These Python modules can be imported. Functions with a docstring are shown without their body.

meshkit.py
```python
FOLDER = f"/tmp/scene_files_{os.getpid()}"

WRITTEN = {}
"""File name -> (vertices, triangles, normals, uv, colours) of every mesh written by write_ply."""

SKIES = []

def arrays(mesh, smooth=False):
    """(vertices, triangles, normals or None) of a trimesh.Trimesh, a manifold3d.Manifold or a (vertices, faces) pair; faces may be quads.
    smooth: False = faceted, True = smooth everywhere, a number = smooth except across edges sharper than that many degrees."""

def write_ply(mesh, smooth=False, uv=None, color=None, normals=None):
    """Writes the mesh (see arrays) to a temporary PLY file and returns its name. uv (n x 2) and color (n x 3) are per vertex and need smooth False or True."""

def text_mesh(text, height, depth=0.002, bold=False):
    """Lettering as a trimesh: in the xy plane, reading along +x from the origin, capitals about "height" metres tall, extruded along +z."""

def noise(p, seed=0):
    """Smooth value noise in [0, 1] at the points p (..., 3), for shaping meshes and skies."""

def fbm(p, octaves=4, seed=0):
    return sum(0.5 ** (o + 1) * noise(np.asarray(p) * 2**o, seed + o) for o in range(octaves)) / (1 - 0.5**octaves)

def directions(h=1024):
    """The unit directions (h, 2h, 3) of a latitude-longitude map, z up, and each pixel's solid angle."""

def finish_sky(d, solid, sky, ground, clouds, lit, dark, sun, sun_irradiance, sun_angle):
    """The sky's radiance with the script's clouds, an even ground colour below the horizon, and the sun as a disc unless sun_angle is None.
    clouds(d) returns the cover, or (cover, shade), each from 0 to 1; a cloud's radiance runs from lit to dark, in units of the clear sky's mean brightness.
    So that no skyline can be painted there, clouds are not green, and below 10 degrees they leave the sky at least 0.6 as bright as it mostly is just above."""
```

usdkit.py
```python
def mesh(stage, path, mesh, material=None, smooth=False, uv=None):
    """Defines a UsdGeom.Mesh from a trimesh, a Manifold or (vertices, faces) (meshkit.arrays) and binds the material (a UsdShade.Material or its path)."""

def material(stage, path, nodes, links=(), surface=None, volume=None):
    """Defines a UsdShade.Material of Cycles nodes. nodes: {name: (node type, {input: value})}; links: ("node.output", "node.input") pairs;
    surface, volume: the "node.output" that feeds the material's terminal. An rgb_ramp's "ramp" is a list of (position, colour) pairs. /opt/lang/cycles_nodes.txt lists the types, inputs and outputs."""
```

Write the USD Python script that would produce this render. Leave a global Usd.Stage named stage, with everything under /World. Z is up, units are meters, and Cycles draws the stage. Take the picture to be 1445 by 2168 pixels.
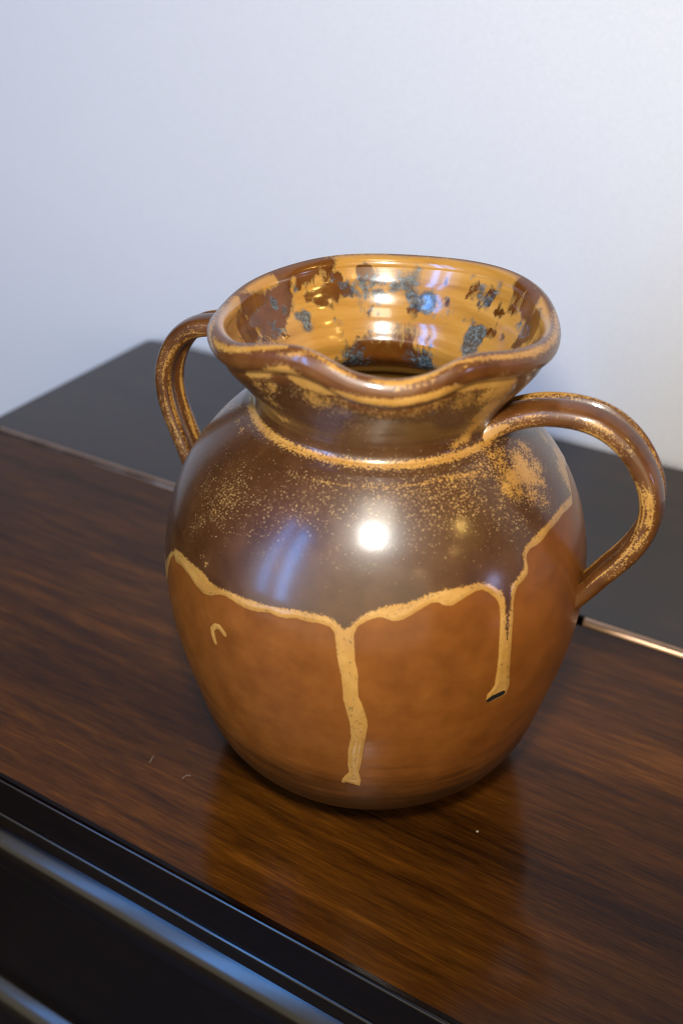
import math, random
import numpy as np, trimesh, usdkit, meshkit
from scipy.interpolate import CubicSpline, PchipInterpolator
from pxr import Usd, UsdGeom, UsdLux, UsdShade, Gf, Sdf, Vt

stage = Usd.Stage.CreateInMemory()
UsdGeom.SetStageUpAxis(stage, UsdGeom.Tokens.z)
UsdGeom.SetStageMetersPerUnit(stage, 1.0)
UsdGeom.Xform.Define(stage, '/World')
UsdGeom.Scope.Define(stage, '/World/Looks')

# ------------------------------------------------------------------ camera
# origin: where the jug's axis meets the cabinet top; x right, y away, z up, metres
EYE = np.array([-0.01855, -0.40525, 0.43220])
PITCH, ROLL, FPX = 0.58299, 0.00867, 1869.65
cam = UsdGeom.Camera.Define(stage, '/World/camera')
fw = np.array([0, math.cos(PITCH), -math.sin(PITCH)])
rt0 = np.array([1.0, 0, 0]); up0 = np.cross(rt0, fw)
rt = rt0 * math.cos(ROLL) + up0 * math.sin(ROLL)
up = up0 * math.cos(ROLL) - rt0 * math.sin(ROLL)
M = Gf.Matrix4d(*rt, 0, *up, 0, *(-fw), 0, *EYE, 1)
cam.AddTransformOp().Set(M)
cam.CreateHorizontalApertureAttr(24.0)
cam.CreateVerticalApertureAttr(24.0 * 1024 / 682)
cam.CreateFocalLengthAttr(24.0 * FPX / 1445)
cam.CreateClippingRangeAttr(Gf.Vec2f(0.01, 100))
cam.CreateFStopAttr(5.0)
cam.CreateFocusDistanceAttr(0.455)
cam.CreateExposureAttr(0.0)

# cabinet axes: U along its front edge, V from front to back
YAW = -0.50236
U = np.array([math.cos(YAW), math.sin(YAW), 0.0]); V = np.array([-U[1], U[0], 0.0]); Z = np.array([0, 0, 1.0])
V_FRONT, V_HINGE, V_BACK, U_LEFT, U_RIGHT, V_WALL = -0.1505, 0.1695, 0.4386, -0.541, 0.80, 0.452

# ------------------------------------------------------------------ lamps
def rect_light(name, pos, target, w, h, color, intensity):
    l = UsdLux.RectLight.Define(stage, '/World/' + name)
    d = np.asarray(target, float) - pos; d /= np.linalg.norm(d)
    x = np.cross(d, Z); x /= np.linalg.norm(x); y = np.cross(x, d)
    l.AddTransformOp().Set(Gf.Matrix4d(*x, 0, *y, 0, *(-d), 0, *pos, 1))
    l.CreateWidthAttr(w); l.CreateHeightAttr(h)
    l.CreateColorAttr(Gf.Vec3f(*color)); l.CreateIntensityAttr(intensity)
    return l
def sphere_light(name, pos, r, color, intensity):
    l = UsdLux.SphereLight.Define(stage, '/World/' + name)
    l.AddTranslateOp().Set(Gf.Vec3d(*map(float, pos))); l.CreateRadiusAttr(r)
    l.CreateColorAttr(Gf.Vec3f(*color)); l.CreateIntensityAttr(intensity)
    return l
def towards(az, el, dist):
    a, e = math.radians(az), math.radians(el)
    return np.array([math.sin(a) * math.cos(e), math.cos(a) * math.cos(e), math.sin(e)]) * dist
HERE = np.array([-0.03, -0.09, 0.20])
# the light on the camera
FLASH = EYE + up * 0.082 - rt * 0.008
fl_d = fw - 0.04 * rt + 0.03 * up; fl_d /= np.linalg.norm(fl_d); fl_x = np.cross(fl_d, up); fl_x /= np.linalg.norm(fl_x); fl_y = np.cross(fl_x, fl_d)
fl = UsdLux.SphereLight.Define(stage, '/World/camera_flash')
fl.AddTransformOp().Set(Gf.Matrix4d(*fl_x, 0, *fl_y, 0, *(-fl_d), 0, *FLASH, 1))
fl.CreateRadiusAttr(0.024); fl.CreateColorAttr(Gf.Vec3f(1.0, 0.965, 0.895)); fl.CreateIntensityAttr(1080.0 * (0.016 / 0.024) ** 2)
sh = UsdLux.ShapingAPI.Apply(fl.GetPrim()); sh.CreateShapingConeAngleAttr(44.0); sh.CreateShapingConeSoftnessAttr(0.5)
# its spot on the ceiling behind the camera: the main light
def down_light(name, x, y, z, w, color, intensity):
    p = np.array([x, y, z]); return rect_light(name, p, p + np.array([0, 0.001, -1.0]), w, w, color, intensity)
SPOT = HERE + towards(180, 58, 1.9)
down_light('ceiling_spot', SPOT[0], SPOT[1], SPOT[2], 0.50, (1.0, 0.90, 0.72), 11.0)
# two tall panes of a window behind and to the left, blue daylight
rect_light('window_light', HERE + towards(-131, 19, 2.3), HERE, 0.23, 1.75, (0.10, 0.38, 1.0), 18.5)
rect_light('window_light_001', HERE + towards(-120, 19, 2.3), HERE, 0.17, 1.75, (0.10, 0.37, 1.0), 14.0)
# a smaller window on the right
rect_light('window_light_002', HERE + towards(120, 5, 2.4), HERE, 0.20, 0.32, (0.50, 0.58, 1.0), 16.0)
# warm lamps further back in the room
sphere_light('room_lamp', HERE + towards(122, 39, 1.9), 0.05, (1.0, 0.62, 0.16), 110.0)
sphere_light('room_lamp_001', HERE + towards(134, 30, 2.0), 0.05, (1.0, 0.60, 0.2), 30.0)
sphere_light('room_lamp_002', HERE + towards(157, 25, 2.0), 0.06, (1.0, 0.55, 0.2), 16.0)
# added fill panel, unseen behind the camera, standing in for room bounce
rect_light('bounce_fill', np.array([-1.3, -2.3, 0.50]), np.array([-0.6, 0.5, 0.20]), 5.5, 2.4, (1.0, 0.86, 0.60), 1.62)

# ------------------------------------------------------------------ helpers
USED = {}
def path_for(name, parent=None):
    base = (parent.GetPath().pathString if parent else '/World') + '/' + name
    k = USED.get(base, -1) + 1; USED[base] = k
    return base if k == 0 else base + '_%03d' % k
def tag(p, **kw):
    for k, v in kw.items(): p.SetCustomDataByKey(k, v)
    return p
def obj(name, mesh, mat, parent=None, smooth=30):
    return usdkit.mesh(stage, path_for(name, parent), mesh, mat, smooth=smooth).GetPrim()
def thing(name, label, cat, loc=(0, 0, 0)):
    x = UsdGeom.Xform.Define(stage, path_for(name)); x.AddTranslateOp().Set(Gf.Vec3d(*loc))
    return tag(x.GetPrim(), label=label, category=cat)
def primvar(prim, name, arr):
    arr = np.asarray(arr, np.float32)
    UsdGeom.PrimvarsAPI(prim).CreatePrimvar(name, Sdf.ValueTypeNames.FloatArray, 'vertex').Set(Vt.FloatArray.FromNumpy(arr))
def raw_mesh(name, v, f, n, mat, parent, fields=None):
    m = usdkit.mesh(stage, path_for(name, parent), (v, f), mat, smooth=False)
    m.CreateNormalsAttr(Vt.Vec3fArray.FromNumpy(n.astype(np.float32))); m.SetNormalsInterpolation('vertex')
    for k, a in (fields or {}).items(): primvar(m.GetPrim(), k, a)
    return m.GetPrim()
def local(u, v, z):                      # cabinet coordinates to scene coordinates
    return np.multiply.outer(np.asarray(u, float), U) + np.multiply.outer(np.asarray(v, float), V) + np.multiply.outer(np.asarray(z, float), Z)
# ------------------------------------------------------------------ materials
def LK(n): return '/World/Looks/' + n
def math_n(t, a=None, b=None, clamp=False):
    d = {'math_type': t}
    if a is not None: d['value1'] = a
    if b is not None: d['value2'] = b
    if clamp: d['use_clamp'] = True
    return ('math', d)
def smooth_step(lo, hi, a=0.0, b=1.0):
    return ('map_range', {'range_type': 'smoothstep', 'from_min': lo, 'from_max': hi, 'to_min': a, 'to_max': b, 'clamp': True})

def glaze():
    """Stoneware glaze: the fields say where the upper glaze ends, where ochre breaks through and where brown or blue pools; noise frays them."""
    N, L = {}, []
    def node(n, spec, *links):
        N[n] = spec
        for i, src in links: L.append((src, n + '.' + i))
        return n
    node('tc', ('texture_coordinate', {}))
    for f in ('upper', 'lower', 'ochre', 'brown', 'blue', 'tone', 'tip', 'inside', 'foot'):
        node('f_' + f, ('attribute', {'attribute': f}))
    def noise(n, scale, detail=2.0, rough=0.5, dist=0.0):
        node(n, ('noise_texture', {'scale': scale, 'detail': detail, 'roughness': rough, 'distortion': dist}), ('vector', 'tc.object'))
    noise('fine', 1150.0, 2.0, 0.6); noise('ragged', 420.0, 4.0, 0.7); noise('soft', 60.0, 4.0, 0.6); noise('broad', 14.0, 3.0, 0.55)
    node('cl0', ('math', {'math_type': 'multiply_add', 'value2': 0.5}), ('value1', 'soft.fac'))
    node('cl1', ('math', {'math_type': 'multiply', 'value2': 0.5}), ('value1', 'broad.fac'))
    L.append(('cl1.value', 'cl0.value3')); N['cloud'] = ('math', {'math_type': 'multiply', 'value2': 1.0}); L.append(('cl0.value', 'cloud.value1'))
    # horizontal throwing streaks
    node('flat', ('mapping', {'scale': (14.0, 14.0, 150.0)}), ('vector', 'tc.object'))
    node('streak', ('noise_texture', {'scale': 1.0, 'detail': 4.0, 'roughness': 0.6}), ('vector', 'flat.vector'))
    def m(n, t, a, b, clamp=False):
        d = {'math_type': t}; ln = []
        for k, x in (('value1', a), ('value2', b)):
            if isinstance(x, str): ln.append((k, x))
            else: d[k] = float(x)
        if clamp: d['use_clamp'] = True
        node(n, ('math', d), *ln); return n + '.value'
    def ss(n, src, lo, hi, a=0.0, b=1.0):
        node(n, smooth_step(lo, hi, a, b), ('value', src)); return n + '.result'
    def mixc(n, fac, a, b):
        d, ln = {}, []
        for k, x in (('fac', fac), ('a', a), ('b', b)):
            if isinstance(x, str): ln.append((k, x))
            else: d[k] = x
        node(n, ('mix_color', d), *ln); return n + '.result'
    rag = m('rag', 'subtract', 'ragged.fac', 0.5); fin = m('fin', 'subtract', 'fine.fac', 0.5)
    # upper glaze edge, frayed; lower edge crisp
    up = ss('up', m('up1', 'add', 'f_upper.fac', m('up2', 'multiply', fin, 4.6)), 0.45, 1.05)
    lo = ss('lo', m('lo1', 'add', 'f_lower.fac', m('lo2', 'multiply', rag, 0.9)), -0.50, -0.26)
    # ochre breaking through the upper glaze
    d1 = m('d1', 'add', 'f_ochre.fac', m('d2', 'multiply', rag, 0.62))
    d3 = m('d3', 'add', d1, m('d4', 'multiply', fin, 1.7))
    och = ss('och', d3, 0.40, 0.50)
    # scattered dots
    node('vor', ('voronoi_texture', {'scale': 900.0, 'randomness': 1.0}), ('vector', 'tc.object'))
    node('vsep', ('separate_color', {}), ('color', 'vor.color'))
    dsize = m('ds2', 'multiply', m('ds1', 'add', 'f_ochre.fac', 0.03), m('ds3', 'power', 'vsep.r', 4.0))
    dots = ss('dots', m('dd', 'subtract', m('ds', 'minimum', m('dsz', 'multiply', dsize, 2.2), 0.30), 'vor.distance'), -0.03, 0.02)
    dots = m('dots2', 'multiply', dots, m('dgate', 'greater_than', 'f_ochre.fac', 0.012))
    och = m('och2', 'maximum', och, dots, True)
    # dark specks inside the ochre runs
    spk = ss('spk', m('sp1', 'add', rag, m('sp2', 'multiply', fin, 0.7)), 0.13, 0.19)
    tip = ss('tip', m('tip1', 'add', 'f_tip.fac', m('tip2', 'multiply', rag, 0.9)), 0.30, 0.44)
    # colours
    node('dk', ('rgb_ramp', {'ramp': [(0.25, (0.0394, 0.0130, 0.0023)), (0.55, (0.0605, 0.0208, 0.0034)), (0.8, (0.0822, 0.0306, 0.0052))]}), ('fac', 'soft.fac'))
    node('lw', ('rgb_ramp', {'ramp': [(0.25, (0.1412, 0.0427, 0.0069)), (0.5, (0.1703, 0.0526, 0.0081)), (0.75, (0.1950, 0.0641, 0.0103))]}), ('fac', 'lwmix.value'))
    N['lwmix'] = ('math', {'math_type': 'multiply_add', 'value2': 0.25}); L.append(('streak.fac', 'lwmix.value1')); N['lwm2'] = ('math', {'math_type': 'multiply', 'value2': 0.75}); L.append(('soft.fac', 'lwm2.value1')); L.append(('lwm2.value', 'lwmix.value3'))
    node('or', ('rgb_ramp', {'ramp': [(0.3, (0.0734, 0.0216, 0.0033)), (0.52, (0.1212, 0.0380, 0.0054)), (0.75, (0.1498, 0.0569, 0.0093))]}), ('fac', 'soft.fac'))
    node('oc', ('rgb_ramp', {'ramp': [(0.25, (0.2811, 0.1282, 0.0240)), (0.5, (0.3698, 0.1826, 0.0351)), (0.8, (0.4437, 0.2408, 0.0596))]}), ('fac', 'soft.fac'))
    node('lwb', ('mix_color', {'blend_type': 'multiply', 'fac': 0.55}), ('a', 'lw.color'), ('b', 'shade.color'))
    node('shade', ('rgb_ramp', {'ramp': [(0.34, (0.66, 0.63, 0.56)), (0.60, (1.06, 1.04, 1.0))]}), ('fac', 'cloud.value'))
    topc = mixc('topc', 'f_tone.fac', 'dk.color', 'or.color')
    pale = mixc('pale', ss('pal', 'f_ochre.fac', 0.15, 0.45), (0.30, 0.185, 0.075), 'oc.color')
    topc = mixc('topc2', och, topc, pale)
    run = mixc('run', m('spk2', 'multiply', spk, 0.85), 'oc.color', (0.055, 0.042, 0.016))
    out = mixc('out1', up, run, topc)
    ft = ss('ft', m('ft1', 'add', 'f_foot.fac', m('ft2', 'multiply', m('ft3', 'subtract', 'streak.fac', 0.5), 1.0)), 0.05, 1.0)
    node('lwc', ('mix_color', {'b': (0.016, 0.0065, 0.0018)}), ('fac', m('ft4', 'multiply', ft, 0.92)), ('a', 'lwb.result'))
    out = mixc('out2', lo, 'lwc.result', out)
    out = mixc('out3', tip, out, (0.008, 0.007, 0.006))
    node('tall', ('mapping', {'scale': (190.0, 190.0, 70.0)}), ('vector', 'tc.object'))
    node('pool', ('noise_texture', {'scale': 1.0, 'detail': 5.0, 'roughness': 0.7, 'distortion': 0.5}), ('vector', 'tall.vector'))
    pol = m('pol', 'subtract', 'pool.fac', 0.5)
    # inside: ochre with brown and blue pools
    node('ic', ('rgb_ramp', {'ramp': [(0.28, (0.3300, 0.1485, 0.0239)), (0.5, (0.4372, 0.2112, 0.0383)), (0.75, (0.5280, 0.2805, 0.0702))]}), ('fac', 'streak.fac'))
    bl = ss('bl', m('b1', 'add', m('b0', 'add', 'f_blue.fac', m('b2', 'multiply', pol, 1.15)), m('b3', 'multiply', rag, 0.8)), 0.22, 0.66)
    br = ss('br', m('r1', 'add', 'f_brown.fac', m('r2', 'multiply', pol, 1.5)), 0.34, 0.46)
    rim = ss('rimb', m('e1', 'add', 'f_brown.fac', m('e2', 'multiply', pol, 1.3)), 0.22, 0.36)
    inc = mixc('inc1', m('rimk', 'multiply', rim, 0.7), 'ic.color', (0.13, 0.085, 0.034))
    inc = mixc('inc2', br, inc, 'or.color')
    node('blc', ('rgb_ramp', {'ramp': [(0.34, (0.008, 0.016, 0.021)), (0.52, (0.040, 0.070, 0.088)), (0.68, (0.17, 0.23, 0.26))]}), ('fac', 'ragged.fac'))
    inc = mixc('inc3', m('blk', 'multiply', bl, 0.88), inc, 'blc.color')
    col = mixc('col', 'f_inside.fac', out, inc)
    # gloss
    r1 = ss('rg1', 'soft.fac', 0.3, 0.7, 0.36, 0.43)
    node('rmix', ('mix_float', {'b': 0.22}), ('fac', 'f_inside.fac'), ('a', r1))
    # a faint orange-peel
    h = m('h1', 'add', m('h2', 'multiply', 'fine.fac', 0.25), m('h3', 'multiply', 'soft.fac', 0.6))
    node('bmp', ('bump', {'strength': 0.16, 'distance': 0.0006}), ('height', h))
    node('bmpc', ('bump', {'strength': 0.10, 'distance': 0.0005}), ('height', h))
    node('coat0', ('mix_float', {'a': 0.30, 'b': 0.55}), ('fac', m('cou', 'multiply', lo, 1.0, True)))
    node('coat', ('mix_float', {'b': 0.6}), ('fac', 'f_inside.fac'), ('a', 'coat0.result'))
    node('coatr', ('mix_float', {'a': 0.17, 'b': 0.07}), ('fac', 'f_gloss.fac'))
    node('f_gloss', ('attribute', {'attribute': 'gloss'}))
    node('spl', ('mix_float', {'a': 0.14, 'b': 0.46}), ('fac', m('spu', 'multiply', lo, 1.0, True)))
    node('p', ('principled_bsdf', {'ior': 1.5, 'coat_ior': 1.6}), ('base_color', col), ('roughness', 'rmix.result'), ('normal', 'bmp.normal'),
         ('coat_weight', 'coat.result'), ('specular_ior_level', 'spl.result'), ('coat_roughness', 'coatr.result'), ('coat_normal', 'bmpc.normal'))
    return usdkit.material(stage, LK('stoneware_glaze'), N, L, surface='p.BSDF')

def wood(name, seed, tint=1.0, rough=0.2, coat=0.8, cior=1.5):
    N = {'tc': ('texture_coordinate', {}),
         'mp': ('mapping', {'scale': (2.6, 30.0, 30.0), 'location': (seed, seed * 2.3, 0)}),
         'big': ('noise_texture', {'scale': 1.0, 'detail': 3.0, 'roughness': 0.6, 'distortion': 0.5}),
         'mp2': ('mapping', {'scale': (16.0, 170.0, 170.0), 'location': (seed, 0, 0)}),
         'mid': ('noise_texture', {'scale': 1.0, 'detail': 4.0, 'roughness': 0.7, 'distortion': 0.35}),
         'mp3': ('mapping', {'scale': (40.0, 1100.0, 1100.0)}),
         'fine': ('noise_texture', {'scale': 1.0, 'detail': 3.0, 'roughness': 0.7}),
         'a': math_n('multiply', b=0.36), 'b': math_n('multiply', b=0.36), 'c': math_n('multiply', b=0.28),
         'ab': math_n('add'), 'abc': math_n('add'),
         'ramp': ('rgb_ramp', {'ramp': [(0.36, tuple(tint * x for x in (0.0130, 0.0039, 0.0007))), (0.47, tuple(tint * x for x in (0.042, 0.0128, 0.0015))),
                                        (0.55, tuple(tint * x for x in (0.074, 0.0225, 0.0023))), (0.68, tuple(tint * x for x in (0.165, 0.0540, 0.0055)))]}),
         'dust': ('noise_texture', {'scale': 9.0, 'detail': 5.0, 'roughness': 0.65}),
         'rr': ('map_range', {'from_min': 0.3, 'from_max': 0.75, 'to_min': rough * 0.75, 'to_max': rough * 1.5, 'clamp': True}),
         'wav': ('noise_texture', {'scale': 14.0, 'detail': 2.0}),
         'hsum': ('math', {'math_type': 'multiply_add', 'value2': 0.06}),
         'bmp': ('bump', {'strength': 0.12, 'distance': 0.0012}),
         'p': ('principled_bsdf', {'roughness': 0.45, 'specular_ior_level': 0.0, 'coat_weight': coat, 'coat_ior': cior})}
    Lk = [('tc.object', 'mp.vector'), ('tc.object', 'mp2.vector'), ('tc.object', 'mp3.vector'), ('mp.vector', 'big.vector'), ('mp2.vector', 'mid.vector'), ('mp3.vector', 'fine.vector'),
          ('big.fac', 'a.value1'), ('mid.fac', 'b.value1'), ('fine.fac', 'c.value1'), ('a.value', 'ab.value1'), ('b.value', 'ab.value2'), ('ab.value', 'abc.value1'), ('c.value', 'abc.value2'),
          ('abc.value', 'ramp.fac'), ('ramp.color', 'p.base_color'), ('tc.object', 'dust.vector'), ('dust.fac', 'rr.value'), ('rr.result', 'p.coat_roughness'),
          ('tc.object', 'wav.vector'), ('fine.fac', 'hsum.value1'), ('wav.fac', 'hsum.value3'), ('hsum.value', 'bmp.height'), ('bmp.normal', 'p.normal'), ('bmp.normal', 'p.coat_normal')]
    return usdkit.material(stage, LK(name), N, Lk, surface='p.BSDF')

MAT_GLAZE = glaze()
MAT_TOP = wood('polished_brown_wood', 3.0, 0.98, 0.13, 0.56)
MAT_REAR = wood('polished_brown_wood_rear', 11.0, 0.25, 0.16, 1.0, 1.6)
MAT_DARK = wood('black_brown_polish', 7.0, 0.05, 0.17, 0.75, 1.5)
MAT_BRASS = usdkit.material(stage, LK('aged_brass'), {'tc': ('texture_coordinate', {}), 'n': ('noise_texture', {'scale': 25.0, 'detail': 4.0}),
    'r': ('rgb_ramp', {'ramp': [(0.3, (0.36, 0.22, 0.14)), (0.7, (0.50, 0.34, 0.24))]}), 'rr': ('map_range', {'from_min': 0.3, 'from_max': 0.7, 'to_min': 0.30, 'to_max': 0.42, 'clamp': True}),
    'p': ('principled_bsdf', {'metallic': 1.0})}, [('tc.object', 'n.vector'), ('n.fac', 'r.fac'), ('r.color', 'p.base_color'), ('n.fac', 'rr.value'), ('rr.result', 'p.roughness')], surface='p.BSDF')
MAT_WALL = usdkit.material(stage, LK('white_wall_paint'), {'tc': ('texture_coordinate', {}), 'n': ('noise_texture', {'scale': 520.0, 'detail': 3.0, 'roughness': 0.7}), 'n2': ('math', {'math_type': 'multiply', 'value2': 1.0}),
    'r': ('rgb_ramp', {'ramp': [(0.3, (0.77, 0.77, 0.775)), (0.7, (0.87, 0.87, 0.865))]}), 'b': ('bump', {'strength': 0.25, 'distance': 0.0012}), 'p': ('principled_bsdf', {'roughness': 0.8, 'specular_ior_level': 0.2})},
    [('tc.object', 'n.vector'), ('n.fac', 'n2.value1'), ('n2.value', 'r.fac'), ('r.color', 'p.base_color'), ('n.fac', 'b.height'), ('b.normal', 'p.normal')], surface='p.BSDF')
MAT_FLOOR = usdkit.material(stage, LK('floor_boards'), {'tc': ('texture_coordinate', {}), 'n': ('noise_texture', {'scale': 6.0, 'detail': 4.0}),
    'r': ('rgb_ramp', {'ramp': [(0.3, (0.05, 0.032, 0.02)), (0.7, (0.09, 0.06, 0.04))]}), 'p': ('principled_bsdf', {'roughness': 0.5})}, [('tc.object', 'n.vector'), ('n.fac', 'r.fac'), ('r.color', 'p.base_color')], surface='p.BSDF')
# ------------------------------------------------------------------ jug: shape
H_RING = 0.23451
KT = np.array([0, .06, .14, .28, .44, .6, .75, .88, 1]) * H_RING
KR = np.array([0.0607, 0.0765, 0.0940, 0.1056, 0.1131, 0.1157, 0.1100, 0.0943, 0.0640])
BODY = CubicSpline(KT, KR)
# rim: height and radius all the way round, in degrees (-90 faces the camera)
RIM_A = np.array([-180, -165, -150, -141, -132, -124, -115, -107, -100, -95, -90, -83, -77, -71, -65, -57, -47, -32, -20, -3, 8, 23, 43, 65, 85, 108, 128, 147, 158, 168, 180.])
RIM_Z = np.array([276, 278.5, 279.5, 281.5, 285, 287.5, 288.5, 285.5, 282, 280.8, 280, 280.5, 282, 285, 286.3, 285.3, 283, 280, 278.5, 278.5, 281, 283, 282.8, 281, 280.2, 280, 278.2, 276, 274.5, 274.2, 276.]) / 1000
RIM_R = np.array([-2.0, -.5, .5, .5, 0, -.5, 0, .8, 2, 2.6, 3, 2.6, 1.8, 1, 0, -.3, 0, 0, 0, 0, 0, 0, 0, 0, 0, 0, 0, 0, -.6, -1.5, -2.0]) / 1000
Z0, R0, TUBE = 0.280, 0.0796, 0.0048
RIMZ = CubicSpline(RIM_A, RIM_Z, bc_type='periodic'); RIMR = CubicSpline(RIM_A, RIM_R, bc_type='periodic')

def profile():
    """(r, z, w, part): w = how much the rim's waves move the point; part 0 body outside, 1 neck outside, 2 lip, 3 neck inside, 4 body inside"""
    P = []
    for r in np.linspace(0.0, 0.052, 10): P.append((r, 0.0035, 0, 0))
    for r, z in ((0.0545, 0.0012), (0.0565, 0.0002), (0.0590, 0.0), (0.0603, 0.0006)): P.append((r, z, 0, 0))
    zs = np.concatenate([np.linspace(0.0016, 0.03, 36), np.linspace(0.03, H_RING - 0.004, 230)[1:]])
    for z in zs: P.append((float(BODY(z)), z, 0, 0))
    rb = float(BODY(H_RING - 0.004))
    # the turned groove and ridge where the neck meets the shoulder
    for r, z in ((0.0668, 0.2316), (0.0655, 0.2325), (0.0648, 0.2328), (0.0640, 0.2329), (0.0634, 0.2333), (0.0629, 0.2341)): P.append((r, z, 0, 0))
    nk = PchipInterpolator([0.2350, 0.2385, 0.2425, 0.2475, 0.2530, 0.2590, 0.2650, 0.2695], [0.0626, 0.0624, 0.0635, 0.0661, 0.0700, 0.0745, 0.0783, 0.0799])
    for z in np.linspace(0.2350, 0.2695, 84):
        w = np.clip((z - 0.246) / (0.2695 - 0.246), 0, 1); P.append((float(nk(z)), z, w * w * (3 - 2 * w), 1))
    cz, cr = 0.2775, R0
    for a in np.linspace(-75, 185, 44):
        t = math.radians(a); tall = 1.16 if a < 90 else 1.10
        P.append((cr + TUBE * math.cos(t), cz + TUBE * tall * math.sin(t) - (0.0015 if a < 0 else 0), 1, 2))
    ni = PchipInterpolator([0.2280, 0.2340, 0.2400, 0.2470, 0.2560, 0.2650, 0.2720], [0.0590, 0.0562, 0.0560, 0.0585, 0.0640, 0.0693, 0.0728])
    for z in np.linspace(0.2720, 0.2290, 76):
        w = np.clip((z - 0.244) / (0.2720 - 0.244), 0, 1); P.append((float(ni(z)), z, w * w * (3 - 2 * w), 3))
    for z in np.linspace(0.2285, 0.012, 120):
        s = float(BODY(z)) - 0.0062
        if z > 0.212:
            k = (z - 0.212) / 0.0165; s = s * (1 - k) + 0.0590 * k
        P.append((s, z, 0, 4))
    for r in np.linspace(0.062, 0.0, 20): P.append((r, 0.009, 0, 4))
    return P

NTH = 720
def jug_mesh(nth=NTH):
    P = np.array(profile()); th = np.linspace(-180, 180, nth, endpoint=False); T = np.radians(th)
    dz = RIMZ(th) - Z0; dr = RIMR(th)
    r = P[:, 0:1] + P[:, 2:3] * dr; z = P[:, 1:2] + P[:, 2:3] * dz
    # hand thrown: faint throwing rings and a slightly uneven wall
    out = ((P[:, 3] < 2) & (P[:, 0] > 0.05)).astype(float)[:, None]
    zz = P[:, 1:2]
    r = r + out * (0.00002 * np.sin(zz * 620 + 0.6 * np.sin(T)) * np.sin(zz * 95) + 0.0005 * np.cos(2 * T + zz * 9))
    inn = (P[:, 3] > 2.5).astype(float)[:, None] * (P[:, 0:1] > 0.03)
    r = r + inn * 0.00022 * np.sin(zz * 540 + 0.8 * np.cos(T))
    v = np.stack([r * np.cos(T), r * np.sin(T), z], -1)
    m, n = len(P), nth
    i = np.arange(m - 1)[:, None] * n; j = np.arange(n)[None]; j2 = (j + 1) % n
    q = np.stack([i + j, i + j2, i + n + j2, i + n + j], -1).reshape(-1, 4)
    f = np.concatenate([q[:, [0, 1, 2]], q[:, [0, 2, 3]]]).reshape(2, m - 1, n, 3)
    return v, f, P, th

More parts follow.
